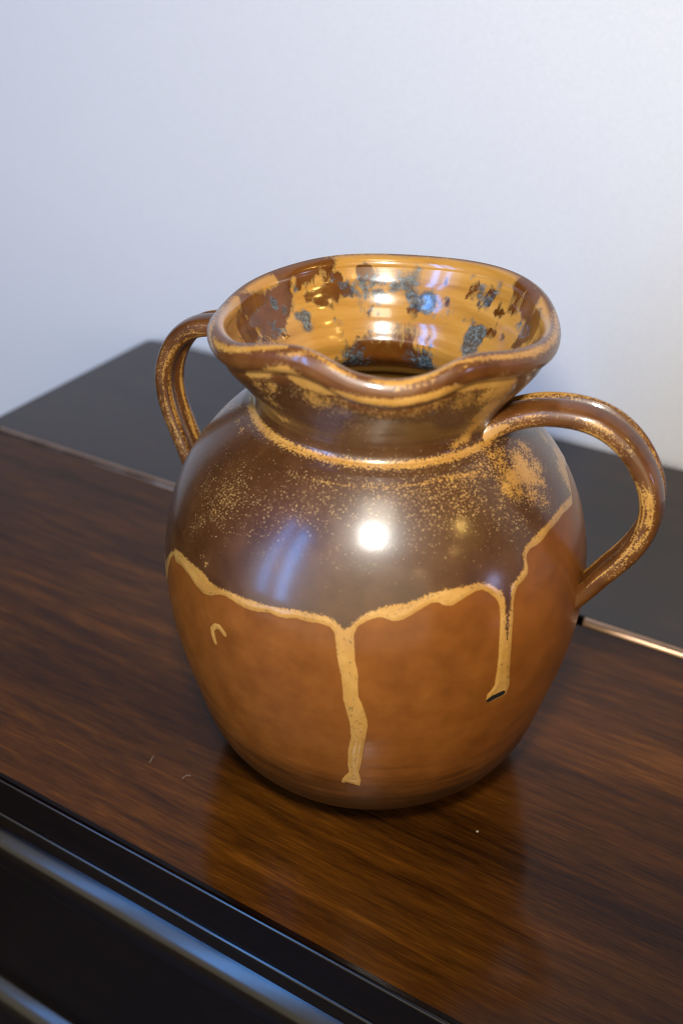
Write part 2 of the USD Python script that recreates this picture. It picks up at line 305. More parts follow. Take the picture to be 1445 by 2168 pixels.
# ------------------------------------------------------------------ glaze: where each colour lies on the jug (angle and height, or place, radius and strength, in mm)
LOWER = [(-159.4, 162.7),(-157.3, 167.3),(-155.1, 166.1),(-150.7, 168.5),(-146.2, 168.8),(-142.3, 167.3),(-138.5, 166.7),(-136.1, 168.4),(-133.3, 171.6),(-130.7, 173.2),(-127.1, 172.7),(-123.4, 172.5),(-120.7, 173.3),(-117.5, 175.0),(-114.9, 174.5),(-113.0, 174.9),(-110.7, 176.3),(-107.7, 175.9),(-104.3, 176.3),(-102.0, 175.4),(-100.8, 172.7),(-100.3, 167.1),(-99.7, 158.9),(-98.8, 151.4),(-98.4, 143.3),(-98.3, 137.6),(-97.5, 130.1),(-96.7, 122.1),(-96.4, 111.5),(-97.2, 99.3),(-97.3, 86.2),(-97.1, 79.1),(-98.9, 72.2),(-99.3, 67.7),(-98.1, 69.2),(-96.5, 68.0),(-94.5, 66.7),(-94.3, 72.1),(-94.9, 79.9),(-94.2, 89.4),(-93.9, 100.3),(-93.3, 112.3),(-92.9, 121.3),(-93.4, 127.9),(-94.2, 134.1),(-95.2, 139.8),(-95.5, 146.9),(-95.4, 152.3),(-96.2, 159.8),(-96.5, 166.9),(-96.8, 172.5),(-96.0, 177.0),(-93.8, 180.0),(-91.1, 181.7),(-89.5, 181.4),(-87.8, 180.1),(-85.7, 180.4),(-83.4, 182.5),(-81.7, 184.2),(-78.8, 186.7),(-76.7, 186.7),(-75.4, 184.9),(-73.7, 184.3),(-71.8, 185.5),(-69.9, 186.8),(-67.2, 188.2),(-65.3, 188.2),(-63.5, 185.9),(-61.7, 182.5),(-60.9, 178.8),(-60.9, 174.3),(-61.4, 165.3),(-61.6, 155.3),(-61.8, 144.5),(-62.0, 135.8),(-62.8, 132.8),(-63.8, 131.1),(-63.8, 127.2),(-62.6, 124.8),(-60.6, 125.5),(-58.2, 126.2),(-57.8, 131.6),(-58.4, 141.4),(-58.5, 150.0),(-58.2, 162.9),(-57.6, 172.2),(-57.3, 176.5),(-56.6, 180.6),(-55.3, 184.0),(-53.2, 185.2),(-51.3, 186.7),(-50.7, 189.5),(-50.7, 192.6),(-49.9, 194.8),(-48.2, 196.1),(-45.3, 195.8),(-42.3, 196.2),(-38.8, 197.5),(-35.9, 197.5),(-28.7, 197.6),(-20.0, 194.5)]
UPPER = [(-158.9, 165.4),(-156.2, 170.3),(-152.8, 172.7),(-148.2, 174.0),(-144.3, 174.8),(-140.1, 175.3),(-136.8, 173.7),(-133.6, 173.7),(-129.8, 175.1),(-125.9, 175.7),(-122.3, 176.3),(-118.9, 176.6),(-115.1, 177.5),(-111.4, 178.6),(-107.8, 178.9),(-104.4, 179.1),(-102.1, 178.4),(-100.3, 176.0),(-98.8, 173.6),(-97.8, 174.7),(-96.5, 178.0),(-94.4, 181.4),(-91.2, 184.1),(-87.9, 185.9),(-84.5, 186.5),(-81.7, 187.8),(-78.7, 189.7),(-75.2, 190.4),(-71.5, 190.3),(-67.7, 190.4),(-65.4, 190.0),(-63.2, 188.5),(-60.8, 184.7),(-59.9, 181.3),(-60.0, 176.0),(-60.2, 166.8),(-59.6, 152.3),(-58.7, 165.8),(-58.0, 174.7),(-57.2, 180.5),(-56.6, 184.8),(-53.7, 187.2),(-51.8, 189.1),(-51.2, 191.9),(-50.9, 194.7),(-49.5, 196.9),(-46.6, 198.1),(-43.1, 198.9),(-39.2, 199.3),(-35.1, 199.9),(-27.6, 199.7),(-18.1, 196.5)]
HOOK = [(-133.4, 143.9),(-134.1, 147.4),(-134.5, 150.6),(-133.2, 154.1),(-131.9, 154.8),(-130.8, 153.6),(-130.0, 152.6)]
TIP = [(-62.9, 126.8),(-61.4, 127.6),(-59.7, 127.9)]
OCHRE = [(-30.4, -70.1, 267.5, 4.4, 0.42),(-25.3, -73.6, 268.4, 3.2, 0.35),(-49.9, -51.6, 257.4, 3.8, 0.3),(-55.5, -53.9, 266.4, 2.5, 0.35),(-48.9, -59.2, 267.9, 2.9, 0.4),(-46.4, -44.9, 245.7, 2.0, 0.5),(-44.1, -47.9, 246.6, 1.5, 0.5),(-49.7, -43.3, 248.0, 2.0, 0.4),(-51.5, -54.9, 263.5, 2.9, 0.3),(-35.4, -67.8, 268.8, 5.0, 0.2),(-19.4, -76.9, 268.0, 7.9, 0.2),(-3.9, -81.5, 266.1, 8.8, 0.2),(11.5, -81.5, 268.4, 7.8, 0.2),(21.3, -78.4, 270.2, 6.9, 0.24),(-11.4, -72.8, 257.1, 8.0, 0.12),(32.0, -70.6, 267.5, 6.0, 0.34),(49.4, -60.4, 267.1, 5.0, 0.6),(46.8, -56.2, 258.3, 4.7, 0.62),(43.3, -54.8, 252.9, 4.3, 0.6),(41.2, -51.2, 246.3, 3.9, 0.55),(37.6, -50.7, 239.9, 3.5, 0.5),(33.2, -53.4, 237.7, 2.6, 0.4),(42.8, -64.3, 266.7, 4.5, 0.5),(56.6, -29.2, 242.3, 3.7, 0.5),(55.3, -48.5, 258.0, 3.5, 0.5),(51.8, -35.3, 236.7, 3.2, 0.6),(56.0, -32.7, 232.8, 3.2, 0.7),(49.3, -39.7, 234.1, 3.2, 0.5),(67.4, -47.8, 219.7, 5.9, 0.55),(65.4, -43.3, 223.5, 5.0, 0.5),(60.7, -54.2, 220.9, 4.5, 0.5),(72.5, -46.4, 216.3, 4.1, 0.45),(57.7, -60.9, 218.6, 4.0, 0.45),(62.6, -59.2, 216.4, 3.6, 0.4),(70.3, -55.4, 212.7, 4.5, 0.36),(55.0, -52.0, 226.0, 5.3, 0.32),(45.4, -56.6, 228.5, 5.2, 0.24),(55.6, -46.0, 228.8, 3.6, 0.35),(69.1, -34.0, 224.7, 4.2, 0.4),(74.8, -38.5, 218.2, 3.7, 0.45),(76.4, -45.5, 213.2, 3.2, 0.4),(76.8, -53.6, 207.7, 3.7, 0.3),(92.2, -9.4, 208.3, 5.0, 0.55),(92.6, -21.3, 205.6, 4.9, 0.5),(91.7, 1.4, 209.3, 4.6, 0.5),(94.8, -25.5, 201.2, 4.4, 0.45),(83.7, -9.1, 217.7, 3.5, 0.45),(50.5, -49.9, 229.7, 2.7, 0.4),(40.5, -62.5, 227.0, 4.3, 0.2),(54.3, -59.6, 221.6, 3.1, 0.3),(-72.3, -57.2, 208.5, 10.0, 0.17),(-78.2, -57.4, 201.9, 5.0, 0.2),(-86.0, -53.4, 195.1, 3.7, 0.2),(-90.0, -52.8, 189.2, 3.2, 0.18),(-67.8, -54.4, 214.6, 6.7, 0.15),(-83.2, -42.4, 207.0, 8.1, 0.1),(-53.3, -71.0, 212.5, 9.7, 0.1),(-36.0, -73.9, 219.6, 10.5, 0.1),(-23.3, -76.7, 221.5, 10.4, 0.12),(-40.1, -77.5, 214.4, 6.3, 0.1),(-10.8, -78.4, 222.7, 12.5, 0.1),(18.3, -77.5, 222.4, 12.5, 0.15),(35.6, -72.2, 221.7, 10.6, 0.19),(51.3, -70.2, 215.6, 8.7, 0.15),(14.0, -85.8, 215.4, 10.4, 0.08),(-69.9, -14.9, 228.7, 1.9, 0.3),(-67.3, -24.5, 228.5, 1.4, 0.3),(-84.1, -65.9, 183.2, 1.4, 0.3),(-82.2, -69.9, 180.7, 1.4, 0.35),(28.9, -78.9, 218.5, 8.4, 0.12),(60.6, -70.9, 208.4, 7.7, 0.12),(-58.8, -53.8, 271.5, 1.9, 0.7),(-57.2, -55.5, 272.5, 1.9, 0.71),(-55.6, -57.1, 273.4, 1.9, 0.72),(-54.1, -58.5, 274.2, 2.0, 0.73),(-52.5, -60.4, 275.3, 2.0, 0.74),(-50.9, -62.1, 276.2, 2.0, 0.76),(-49.3, -64.8, 277.6, 2.0, 0.78),(-47.7, -66.8, 278.7, 2.0, 0.8),(-46.3, -68.3, 279.6, 2.0, 0.83),(-44.8, -69.7, 280.3, 2.0, 0.85),(-43.4, -70.4, 280.4, 2.2, 0.85),(-42.0, -71.2, 280.4, 2.4, 0.85),(-40.7, -71.9, 280.5, 2.6, 0.85),(-39.4, -72.4, 280.3, 2.8, 0.85),(-38.3, -70.4, 278.7, 2.8, 0.85),(-37.1, -70.4, 278.1, 2.9, 0.85),(-35.9, -71.0, 277.7, 2.9, 0.85),(-34.7, -71.7, 277.3, 2.9, 0.85),(-33.4, -72.3, 277.0, 2.8, 0.85),(-32.2, -72.9, 276.6, 2.7, 0.85),(-31.0, -73.5, 276.3, 2.6, 0.85),(-29.7, -74.2, 276.0, 2.5, 0.85),(-28.4, -74.9, 275.9, 2.3, 0.85),(-27.1, -75.5, 275.7, 2.1, 0.85),(-25.9, -76.2, 275.5, 1.9, 0.85),(-24.6, -76.9, 275.4, 1.7, 0.85),(-23.3, -77.8, 275.3, 1.6, 0.85),(-22.0, -80.8, 276.3, 1.5, 0.85),(-20.8, -81.9, 276.3, 1.4, 0.85),(-19.5, -82.6, 276.2, 1.3, 0.85),(-18.3, -83.3, 276.0, 1.3, 0.85),(-17.0, -83.8, 275.8, 1.3, 0.85),(-15.8, -84.2, 275.5, 1.3, 0.85),(-14.5, -84.7, 275.4, 1.3, 0.85),(-13.2, -85.1, 275.3, 1.3, 0.85),(-11.9, -85.4, 275.1, 1.3, 0.85),(-10.7, -85.7, 274.9, 1.3, 0.85),(-9.4, -86.0, 274.8, 1.3, 0.85),(-8.1, -86.2, 274.8, 1.3, 0.85),(-6.8, -86.5, 274.7, 1.3, 0.85),(-5.5, -86.7, 274.6, 1.3, 0.85),(-4.2, -86.9, 274.6, 1.3, 0.85),(-2.9, -87.0, 274.6, 1.3, 0.85),(-1.6, -87.1, 274.5, 1.3, 0.85),(-0.3, -87.2, 274.5, 1.3, 0.85),(1.1, -87.2, 274.4, 1.3, 0.85),(2.4, -87.2, 274.5, 1.3, 0.85),(3.7, -87.2, 274.6, 1.3, 0.85),(5.0, -87.1, 274.7, 1.3, 0.85),(6.3, -86.9, 274.8, 1.3, 0.85),(7.6, -86.8, 275.0, 1.3, 0.85),(8.8, -86.6, 275.2, 1.3, 0.85),(10.1, -86.4, 275.5, 1.3, 0.85),(11.4, -86.1, 275.7, 1.3, 0.85),(12.7, -85.8, 275.9, 1.3, 0.85),(14.0, -85.5, 276.1, 1.3, 0.85),(15.3, -85.2, 276.3, 1.3, 0.85),(16.6, -84.8, 276.4, 1.3, 0.85),(17.9, -84.4, 276.6, 1.3, 0.85),(19.2, -83.9, 276.8, 1.4, 0.85),(20.4, -83.5, 277.0, 1.4, 0.85),(21.7, -83.0, 277.3, 1.5, 0.85),(23.0, -82.5, 277.5, 1.5, 0.85),(24.3, -81.8, 277.6, 1.5, 0.85),(25.7, -81.0, 277.6, 1.6, 0.85),(27.0, -80.1, 277.6, 1.6, 0.85),(28.5, -78.8, 277.4, 1.7, 0.85),(30.3, -75.3, 276.1, 1.8, 0.85),(31.7, -74.4, 276.0, 1.8, 0.85),(33.1, -73.5, 276.0, 1.9, 0.85),(34.5, -72.7, 276.0, 1.9, 0.85),(35.9, -71.9, 276.0, 2.0, 0.85),(37.3, -71.1, 276.1, 2.0, 0.85),(38.7, -70.3, 275.9, 2.2, 0.85),(40.2, -69.4, 275.8, 2.3, 0.85),(41.7, -68.6, 275.7, 2.5, 0.85),(43.1, -67.8, 275.6, 2.7, 0.85),(44.6, -66.9, 275.4, 2.8, 0.85),(46.2, -65.7, 274.9, 2.8, 0.85),(47.8, -64.4, 274.3, 2.9, 0.85),(49.5, -63.1, 273.7, 2.9, 0.85),(51.2, -61.7, 273.0, 2.9, 0.85),(52.9, -60.2, 272.4, 2.9, 0.85),(-42.8, -61.4, 226.0, 0.9, 0.22),(-41.3, -62.3, 226.1, 0.9, 0.22),(-39.8, -63.2, 226.2, 0.9, 0.23),(-38.3, -64.0, 226.3, 0.9, 0.23),(-36.9, -64.8, 226.3, 0.9, 0.23),(-35.4, -65.6, 226.4, 0.9, 0.23),(-33.9, -66.3, 226.4, 0.8, 0.24),(-32.5, -67.0, 226.4, 0.8, 0.24),(-31.0, -67.7, 226.5, 0.9, 0.24),(-29.5, -68.3, 226.5, 0.9, 0.25),(-28.1, -68.9, 226.6, 1.0, 0.25),(-26.6, -69.5, 226.6, 1.0, 0.26),(-25.2, -70.0, 226.6, 1.1, 0.26),(-23.7, -70.4, 226.7, 1.1, 0.26),(-22.2, -70.8, 226.8, 1.0, 0.27),(-20.8, -71.2, 226.9, 1.0, 0.27),(-19.3, -71.5, 226.9, 1.0, 0.27),(-17.9, -71.8, 227.0, 1.0, 0.28),(-16.4, -72.1, 227.0, 1.0, 0.28),(-14.9, -72.4, 227.1, 1.0, 0.28),(-13.5, -72.6, 227.2, 1.0, 0.28),(-12.0, -72.8, 227.2, 1.0, 0.29),(-10.6, -73.0, 227.2, 1.0, 0.29),(-9.1, -73.2, 227.3, 1.0, 0.29),(-7.7, -73.4, 227.3, 1.0, 0.29),(-6.2, -73.5, 227.3, 1.0, 0.29),(-4.8, -73.6, 227.3, 1.0, 0.3),(-3.3, -73.8, 227.3, 1.0, 0.3),(-1.9, -73.8, 227.3, 1.0, 0.3),(-0.4, -73.8, 227.3, 1.0, 0.3),(1.0, -73.8, 227.3, 1.0, 0.3),(2.5, -73.8, 227.3, 1.0, 0.3),(4.0, -73.8, 227.3, 1.0, 0.3),(5.4, -73.7, 227.3, 1.0, 0.3),(6.9, -73.5, 227.4, 1.0, 0.3),(8.3, -73.3, 227.4, 1.0, 0.3),(9.8, -73.0, 227.5, 1.0, 0.3),(11.2, -72.8, 227.6, 1.0, 0.3),(12.7, -72.5, 227.6, 1.0, 0.3),(14.2, -72.2, 227.7, 1.0, 0.3),(15.6, -71.8, 227.7, 1.1, 0.3),(17.1, -71.4, 227.8, 1.1, 0.31),(18.6, -71.0, 227.8, 1.2, 0.32),(20.0, -70.5, 227.9, 1.2, 0.32),(21.5, -70.1, 227.9, 1.2, 0.33),(23.0, -69.6, 227.9, 1.3, 0.33),(24.5, -69.0, 228.0, 1.3, 0.33),(26.0, -68.5, 228.0, 1.3, 0.34),(27.5, -67.9, 228.0, 1.3, 0.34),(29.0, -67.3, 228.0, 1.3, 0.34),(30.5, -66.7, 227.9, 1.3, 0.35),(32.0, -66.0, 227.9, 1.3, 0.35),(33.5, -65.3, 227.8, 1.3, 0.35),(35.1, -64.6, 227.8, 1.4, 0.35),(36.6, -63.9, 227.7, 1.4, 0.35),(38.2, -63.1, 227.6, 1.4, 0.36),(39.7, -62.4, 227.5, 1.5, 0.36),(41.3, -61.5, 227.3, 1.5, 0.36),(42.9, -60.7, 227.2, 1.5, 0.36),(-2.5, -77.2, 224.5, 0.8, 0.2),(-1.1, -77.1, 224.6, 0.8, 0.2),(0.4, -77.0, 224.7, 0.9, 0.21),(1.8, -76.8, 224.8, 0.9, 0.21),(3.3, -76.7, 224.9, 0.9, 0.21),(4.7, -76.5, 225.0, 0.9, 0.21),(6.2, -76.4, 225.1, 0.9, 0.22),(7.6, -76.2, 225.1, 0.9, 0.22),(9.1, -76.0, 225.2, 1.0, 0.22),(10.5, -75.7, 225.2, 1.0, 0.23),(12.0, -75.5, 225.3, 1.0, 0.23),(13.5, -75.2, 225.3, 1.0, 0.23),(14.9, -74.9, 225.3, 1.0, 0.23),(16.4, -74.7, 225.3, 1.0, 0.24),(17.9, -74.3, 225.3, 1.0, 0.24),(19.3, -73.9, 225.3, 1.0, 0.24),(20.8, -73.4, 225.4, 1.1, 0.24),(22.3, -72.9, 225.5, 1.1, 0.25),(23.7, -72.4, 225.6, 1.1, 0.25),(25.2, -71.8, 225.6, 1.1, 0.25),(26.7, -71.3, 225.7, 1.1, 0.25),(28.2, -70.7, 225.7, 1.1, 0.26),(29.7, -70.0, 225.7, 1.1, 0.26),(31.2, -69.4, 225.7, 1.1, 0.26),(32.7, -68.7, 225.7, 1.1, 0.26),(34.2, -68.0, 225.6, 1.1, 0.27),(35.7, -67.3, 225.6, 1.1, 0.27),(37.3, -66.5, 225.6, 1.1, 0.27),(38.8, -65.6, 225.6, 1.1, 0.28),(40.3, -64.8, 225.5, 1.1, 0.28),(41.9, -63.9, 225.5, 1.2, 0.28),(43.4, -62.9, 225.4, 1.2, 0.29),(45.0, -62.0, 225.3, 1.2, 0.29),(46.6, -60.9, 225.2, 1.3, 0.29),(48.2, -59.9, 225.0, 1.3, 0.3),(49.8, -58.8, 224.9, 1.3, 0.3)]
LIP_OCHRE = [(-76.6, -36.2, 276.3, 1.3, 0.5),(-77.1, -34.9, 277.2, 1.4, 0.5),(-77.7, -33.0, 277.9, 1.4, 0.5),(-78.4, -30.7, 278.3, 1.5, 0.5),(-78.8, -28.6, 278.9, 1.6, 0.5),(-78.7, -26.9, 279.8, 1.6, 0.5),(-78.8, -24.6, 280.3, 1.7, 0.5),(-78.9, -21.6, 280.6, 1.8, 0.5),(-78.6, -18.9, 280.9, 1.7, 0.49),(-78.5, -15.1, 280.8, 1.6, 0.47),(-78.5, -10.4, 280.4, 1.5, 0.46),(-78.6, -4.7, 279.6, 1.4, 0.45),(-78.3, 0.3, 279.0, 1.4, 0.44),(-78.0, 5.3, 278.3, 1.4, 0.43),(-77.6, 10.1, 277.7, 1.4, 0.41),(-77.1, 14.5, 277.3, 1.4, 0.4),(-76.1, -34.8, 280.0, 1.1, 0.5),(-75.2, -37.4, 279.7, 1.3, 0.54),(-74.4, -39.7, 279.2, 1.5, 0.59),(-72.9, -42.4, 279.7, 1.5, 0.61),(-71.2, -45.0, 280.2, 1.5, 0.63),(-69.6, -47.4, 280.7, 1.5, 0.64),(-68.0, -49.5, 281.3, 1.5, 0.65),(-66.3, -51.3, 282.1, 1.5, 0.65),(-64.7, -53.1, 282.8, 1.4, 0.65),(-63.1, -54.7, 283.4, 1.4, 0.65),(-61.6, -56.3, 284.1, 1.4, 0.65),(-60.1, -57.6, 284.8, 1.4, 0.64),(-58.6, -58.9, 285.5, 1.4, 0.63),(-57.1, -60.0, 286.1, 1.4, 0.62),(-55.6, -61.0, 286.8, 1.4, 0.61),(-54.2, -62.0, 287.3, 1.4, 0.6),(-52.8, -62.9, 287.8, 1.4, 0.6),(-51.3, -63.8, 288.3, 1.4, 0.6),(-49.9, -64.7, 288.8, 1.4, 0.6),(-48.5, -65.4, 289.2, 1.4, 0.6),(-47.1, -66.2, 289.6, 1.4, 0.6),(-45.8, -67.0, 289.9, 1.3, 0.58),(-44.4, -67.9, 290.3, 1.2, 0.55),(-43.0, -68.7, 290.6, 1.1, 0.53),(-41.6, -69.5, 290.8, 1.0, 0.5),(-44.5, -70.5, 288.0, 1.0, 0.35),(-43.3, -71.2, 288.3, 1.0, 0.36),(-42.0, -72.0, 288.6, 1.0, 0.36),(-40.8, -72.6, 288.9, 1.0, 0.37),(-39.6, -73.3, 289.2, 1.1, 0.38),(-38.3, -73.9, 289.5, 1.1, 0.38),(-37.1, -74.4, 289.7, 1.1, 0.39),(-35.9, -74.8, 289.9, 1.1, 0.39),(-34.7, -75.2, 290.1, 1.2, 0.4),(-33.8, -73.4, 291.3, 1.0, 0.4),(-32.6, -74.2, 291.1, 1.0, 0.41),(-31.5, -74.9, 290.8, 1.0, 0.42),(-30.3, -75.5, 290.5, 1.1, 0.43),(-29.2, -76.1, 290.2, 1.1, 0.43),(-28.0, -76.6, 289.8, 1.1, 0.44),(-26.9, -77.1, 289.4, 1.1, 0.45),(-25.9, -77.7, 288.9, 1.1, 0.46),(-24.8, -78.4, 288.4, 1.1, 0.47),(-23.8, -79.0, 287.9, 1.1, 0.48),(-22.8, -79.6, 287.4, 1.1, 0.5),(-21.7, -80.1, 286.9, 1.1, 0.5),(-20.6, -80.6, 286.4, 1.1, 0.5),(-19.6, -81.1, 285.9, 1.0, 0.5),(-18.5, -81.5, 285.5, 0.9, 0.5),(-17.3, -81.9, 285.1, 0.9, 0.47),(-16.2, -82.3, 284.7, 0.9, 0.45),(-15.0, -82.7, 284.4, 0.8, 0.42),(-13.9, -83.1, 284.0, 0.8, 0.4),(-6.4, -84.3, 283.0, 0.9, 0.45),(-5.1, -84.5, 282.9, 1.0, 0.48),(-3.8, -84.7, 282.7, 1.1, 0.5),(-2.5, -84.9, 282.5, 1.1, 0.53),(-1.2, -85.0, 282.4, 1.2, 0.55),(0.1, -85.0, 282.3, 1.2, 0.57),(1.4, -85.0, 282.3, 1.2, 0.58),(2.7, -85.0, 282.3, 1.3, 0.59),(4.0, -85.0, 282.2, 1.3, 0.6),(5.3, -84.7, 282.4, 1.3, 0.6),(6.6, -84.3, 282.6, 1.3, 0.6),(7.8, -84.0, 282.8, 1.3, 0.6),(9.1, -83.6, 283.0, 1.4, 0.6),(10.4, -83.1, 283.3, 1.4, 0.6),(11.6, -82.5, 283.5, 1.5, 0.6),(12.9, -82.0, 283.8, 1.5, 0.6),(14.2, -81.4, 284.0, 1.5, 0.6),(15.4, -80.9, 284.3, 1.5, 0.6),(16.7, -80.4, 284.6, 1.4, 0.6),(17.9, -80.1, 284.9, 1.4, 0.6),(19.1, -79.6, 285.3, 1.3, 0.58),(20.3, -79.1, 285.7, 1.3, 0.56),(21.5, -78.7, 286.2, 1.2, 0.54),(22.7, -78.2, 286.6, 1.2, 0.52),(23.9, -77.8, 287.1, 1.2, 0.5),(25.1, -77.7, 287.5, 1.1, 0.49),(26.4, -77.4, 287.8, 1.1, 0.47),(27.6, -77.1, 288.1, 1.0, 0.46),(28.9, -76.7, 288.3, 1.0, 0.45),(30.3, -76.3, 288.4, 1.0, 0.46),(31.6, -75.9, 288.5, 1.0, 0.47),(33.0, -75.3, 288.5, 1.0, 0.48),(34.4, -74.7, 288.5, 1.0, 0.49),(35.8, -74.0, 288.4, 1.0, 0.5),(37.2, -73.4, 288.2, 1.0, 0.5),(38.6, -72.7, 288.1, 1.1, 0.5),(40.1, -71.9, 287.9, 1.1, 0.5),(41.5, -71.1, 287.6, 1.1, 0.5),(43.0, -70.2, 287.4, 1.2, 0.5),(44.5, -69.3, 287.1, 1.2, 0.5),(46.0, -68.4, 286.8, 1.2, 0.5),(47.6, -67.3, 286.6, 1.2, 0.5),(49.1, -66.3, 286.3, 1.2, 0.5),(50.7, -65.2, 285.9, 1.2, 0.5),(52.2, -64.0, 285.6, 1.2, 0.5),(53.8, -62.7, 285.3, 1.3, 0.51),(55.4, -61.3, 284.9, 1.3, 0.53),(57.1, -59.9, 284.6, 1.4, 0.55),(58.8, -58.3, 284.2, 1.5, 0.56),(60.5, -56.7, 283.8, 1.6, 0.58),(62.2, -54.9, 283.3, 1.7, 0.6),(63.9, -52.8, 282.9, 1.7, 0.6),(65.7, -50.5, 282.6, 1.7, 0.6),(67.5, -48.1, 282.2, 1.7, 0.6),(69.4, -45.5, 281.7, 1.7, 0.6),(71.1, -42.7, 281.4, 1.7, 0.6),(72.7, -39.5, 281.2, 1.7, 0.6),(74.4, -36.0, 280.9, 1.8, 0.6),(76.1, -32.2, 280.6, 1.8, 0.6),(77.1, -28.7, 280.7, 1.8, 0.59),(78.2, -24.6, 280.6, 1.8, 0.57),(79.4, -20.3, 280.4, 1.8, 0.56),(80.4, -16.0, 280.3, 1.8, 0.54),(80.8, -12.3, 280.5, 1.7, 0.52),(81.3, -8.6, 280.6, 1.6, 0.5),(81.7, -4.9, 280.8, 1.5, 0.47),(82.1, -1.4, 281.1, 1.4, 0.45),(3.0, -86.7, 280.3, 0.8, 0.35),(4.3, -86.5, 280.5, 0.8, 0.35),(5.5, -86.3, 280.7, 0.8, 0.35),(6.8, -86.1, 280.8, 0.8, 0.35),(8.1, -85.9, 281.0, 0.8, 0.35),(9.4, -85.7, 281.1, 0.8, 0.35),(10.6, -85.4, 281.3, 0.8, 0.35),(11.9, -85.0, 281.6, 0.8, 0.35),(13.1, -84.7, 281.8, 0.8, 0.35),(14.4, -84.3, 282.1, 0.8, 0.35),(15.6, -83.9, 282.4, 0.8, 0.35),(16.8, -83.5, 282.6, 0.8, 0.35),(18.1, -83.1, 282.9, 0.8, 0.35),(-58.8, -53.8, 271.5, 1.9, 0.7),(-57.2, -55.5, 272.5, 1.9, 0.71),(-55.6, -57.1, 273.4, 1.9, 0.72),(-54.1, -58.5, 274.2, 2.0, 0.73),(-52.5, -60.4, 275.3, 2.0, 0.74),(-50.9, -62.1, 276.2, 2.0, 0.76),(-49.3, -64.8, 277.6, 2.0, 0.78),(-47.7, -66.8, 278.7, 2.0, 0.8),(-46.3, -68.3, 279.6, 2.0, 0.83),(-44.8, -69.7, 280.3, 2.0, 0.85),(-43.4, -70.4, 280.4, 2.2, 0.85),(-42.0, -71.2, 280.4, 2.4, 0.85),(-40.7, -71.9, 280.5, 2.6, 0.85),(-39.4, -72.4, 280.3, 2.8, 0.85),(-38.3, -70.4, 278.7, 2.8, 0.85),(-37.1, -70.4, 278.1, 2.9, 0.85),(-35.9, -71.0, 277.7, 2.9, 0.85),(-34.7, -71.7, 277.3, 2.9, 0.85),(-33.4, -72.3, 277.0, 2.8, 0.85),(-32.2, -72.9, 276.6, 2.7, 0.85),(-31.0, -73.5, 276.3, 2.6, 0.85),(-29.7, -74.2, 276.0, 2.5, 0.85),(-28.4, -74.9, 275.9, 2.3, 0.85),(-27.1, -75.5, 275.7, 2.1, 0.85),(-25.9, -76.2, 275.5, 1.9, 0.85),(-24.6, -76.9, 275.4, 1.7, 0.85),(-23.3, -77.8, 275.3, 1.6, 0.85),(-22.0, -80.8, 276.3, 1.5, 0.85),(-20.8, -81.9, 276.3, 1.4, 0.85),(-19.5, -82.6, 276.2, 1.3, 0.85),(-18.3, -83.3, 276.0, 1.3, 0.85),(-17.0, -83.8, 275.8, 1.3, 0.85),(-15.8, -84.2, 275.5, 1.3, 0.85),(-14.5, -84.7, 275.4, 1.3, 0.85),(-13.2, -85.1, 275.3, 1.3, 0.85),(-11.9, -85.4, 275.1, 1.3, 0.85),(-10.7, -85.7, 274.9, 1.3, 0.85),(-9.4, -86.0, 274.8, 1.3, 0.85),(-8.1, -86.2, 274.8, 1.3, 0.85),(-6.8, -86.5, 274.7, 1.3, 0.85),(-5.5, -86.7, 274.6, 1.3, 0.85),(-4.2, -86.9, 274.6, 1.3, 0.85),(-2.9, -87.0, 274.6, 1.3, 0.85),(-1.6, -87.1, 274.5, 1.3, 0.85),(-0.3, -87.2, 274.5, 1.3, 0.85),(1.1, -87.2, 274.4, 1.3, 0.85),(2.4, -87.2, 274.5, 1.3, 0.85),(3.7, -87.2, 274.6, 1.3, 0.85),(5.0, -87.1, 274.7, 1.3, 0.85),(6.3, -86.9, 274.8, 1.3, 0.85),(7.6, -86.8, 275.0, 1.3, 0.85),(8.8, -86.6, 275.2, 1.3, 0.85),(10.1, -86.4, 275.5, 1.3, 0.85),(11.4, -86.1, 275.7, 1.3, 0.85),(12.7, -85.8, 275.9, 1.3, 0.85),(14.0, -85.5, 276.1, 1.3, 0.85),(15.3, -85.2, 276.3, 1.3, 0.85),(16.6, -84.8, 276.4, 1.3, 0.85),(17.9, -84.4, 276.6, 1.3, 0.85),(19.2, -83.9, 276.8, 1.4, 0.85),(20.4, -83.5, 277.0, 1.4, 0.85),(21.7, -83.0, 277.3, 1.5, 0.85),(23.0, -82.5, 277.5, 1.5, 0.85),(24.3, -81.8, 277.6, 1.5, 0.85),(25.7, -81.0, 277.6, 1.6, 0.85),(27.0, -80.1, 277.6, 1.6, 0.85),(28.5, -78.8, 277.4, 1.7, 0.85),(30.3, -75.3, 276.1, 1.8, 0.85),(31.7, -74.4, 276.0, 1.8, 0.85),(33.1, -73.5, 276.0, 1.9, 0.85),(34.5, -72.7, 276.0, 1.9, 0.85),(35.9, -71.9, 276.0, 2.0, 0.85),(37.3, -71.1, 276.1, 2.0, 0.85),(38.7, -70.3, 275.9, 2.2, 0.85),(40.2, -69.4, 275.8, 2.3, 0.85),(41.7, -68.6, 275.7, 2.5, 0.85),(43.1, -67.8, 275.6, 2.7, 0.85),(44.6, -66.9, 275.4, 2.8, 0.85),(46.2, -65.7, 274.9, 2.8, 0.85),(47.8, -64.4, 274.3, 2.9, 0.85),(49.5, -63.1, 273.7, 2.9, 0.85),(51.2, -61.7, 273.0, 2.9, 0.85),(52.9, -60.2, 272.4, 2.9, 0.85)]
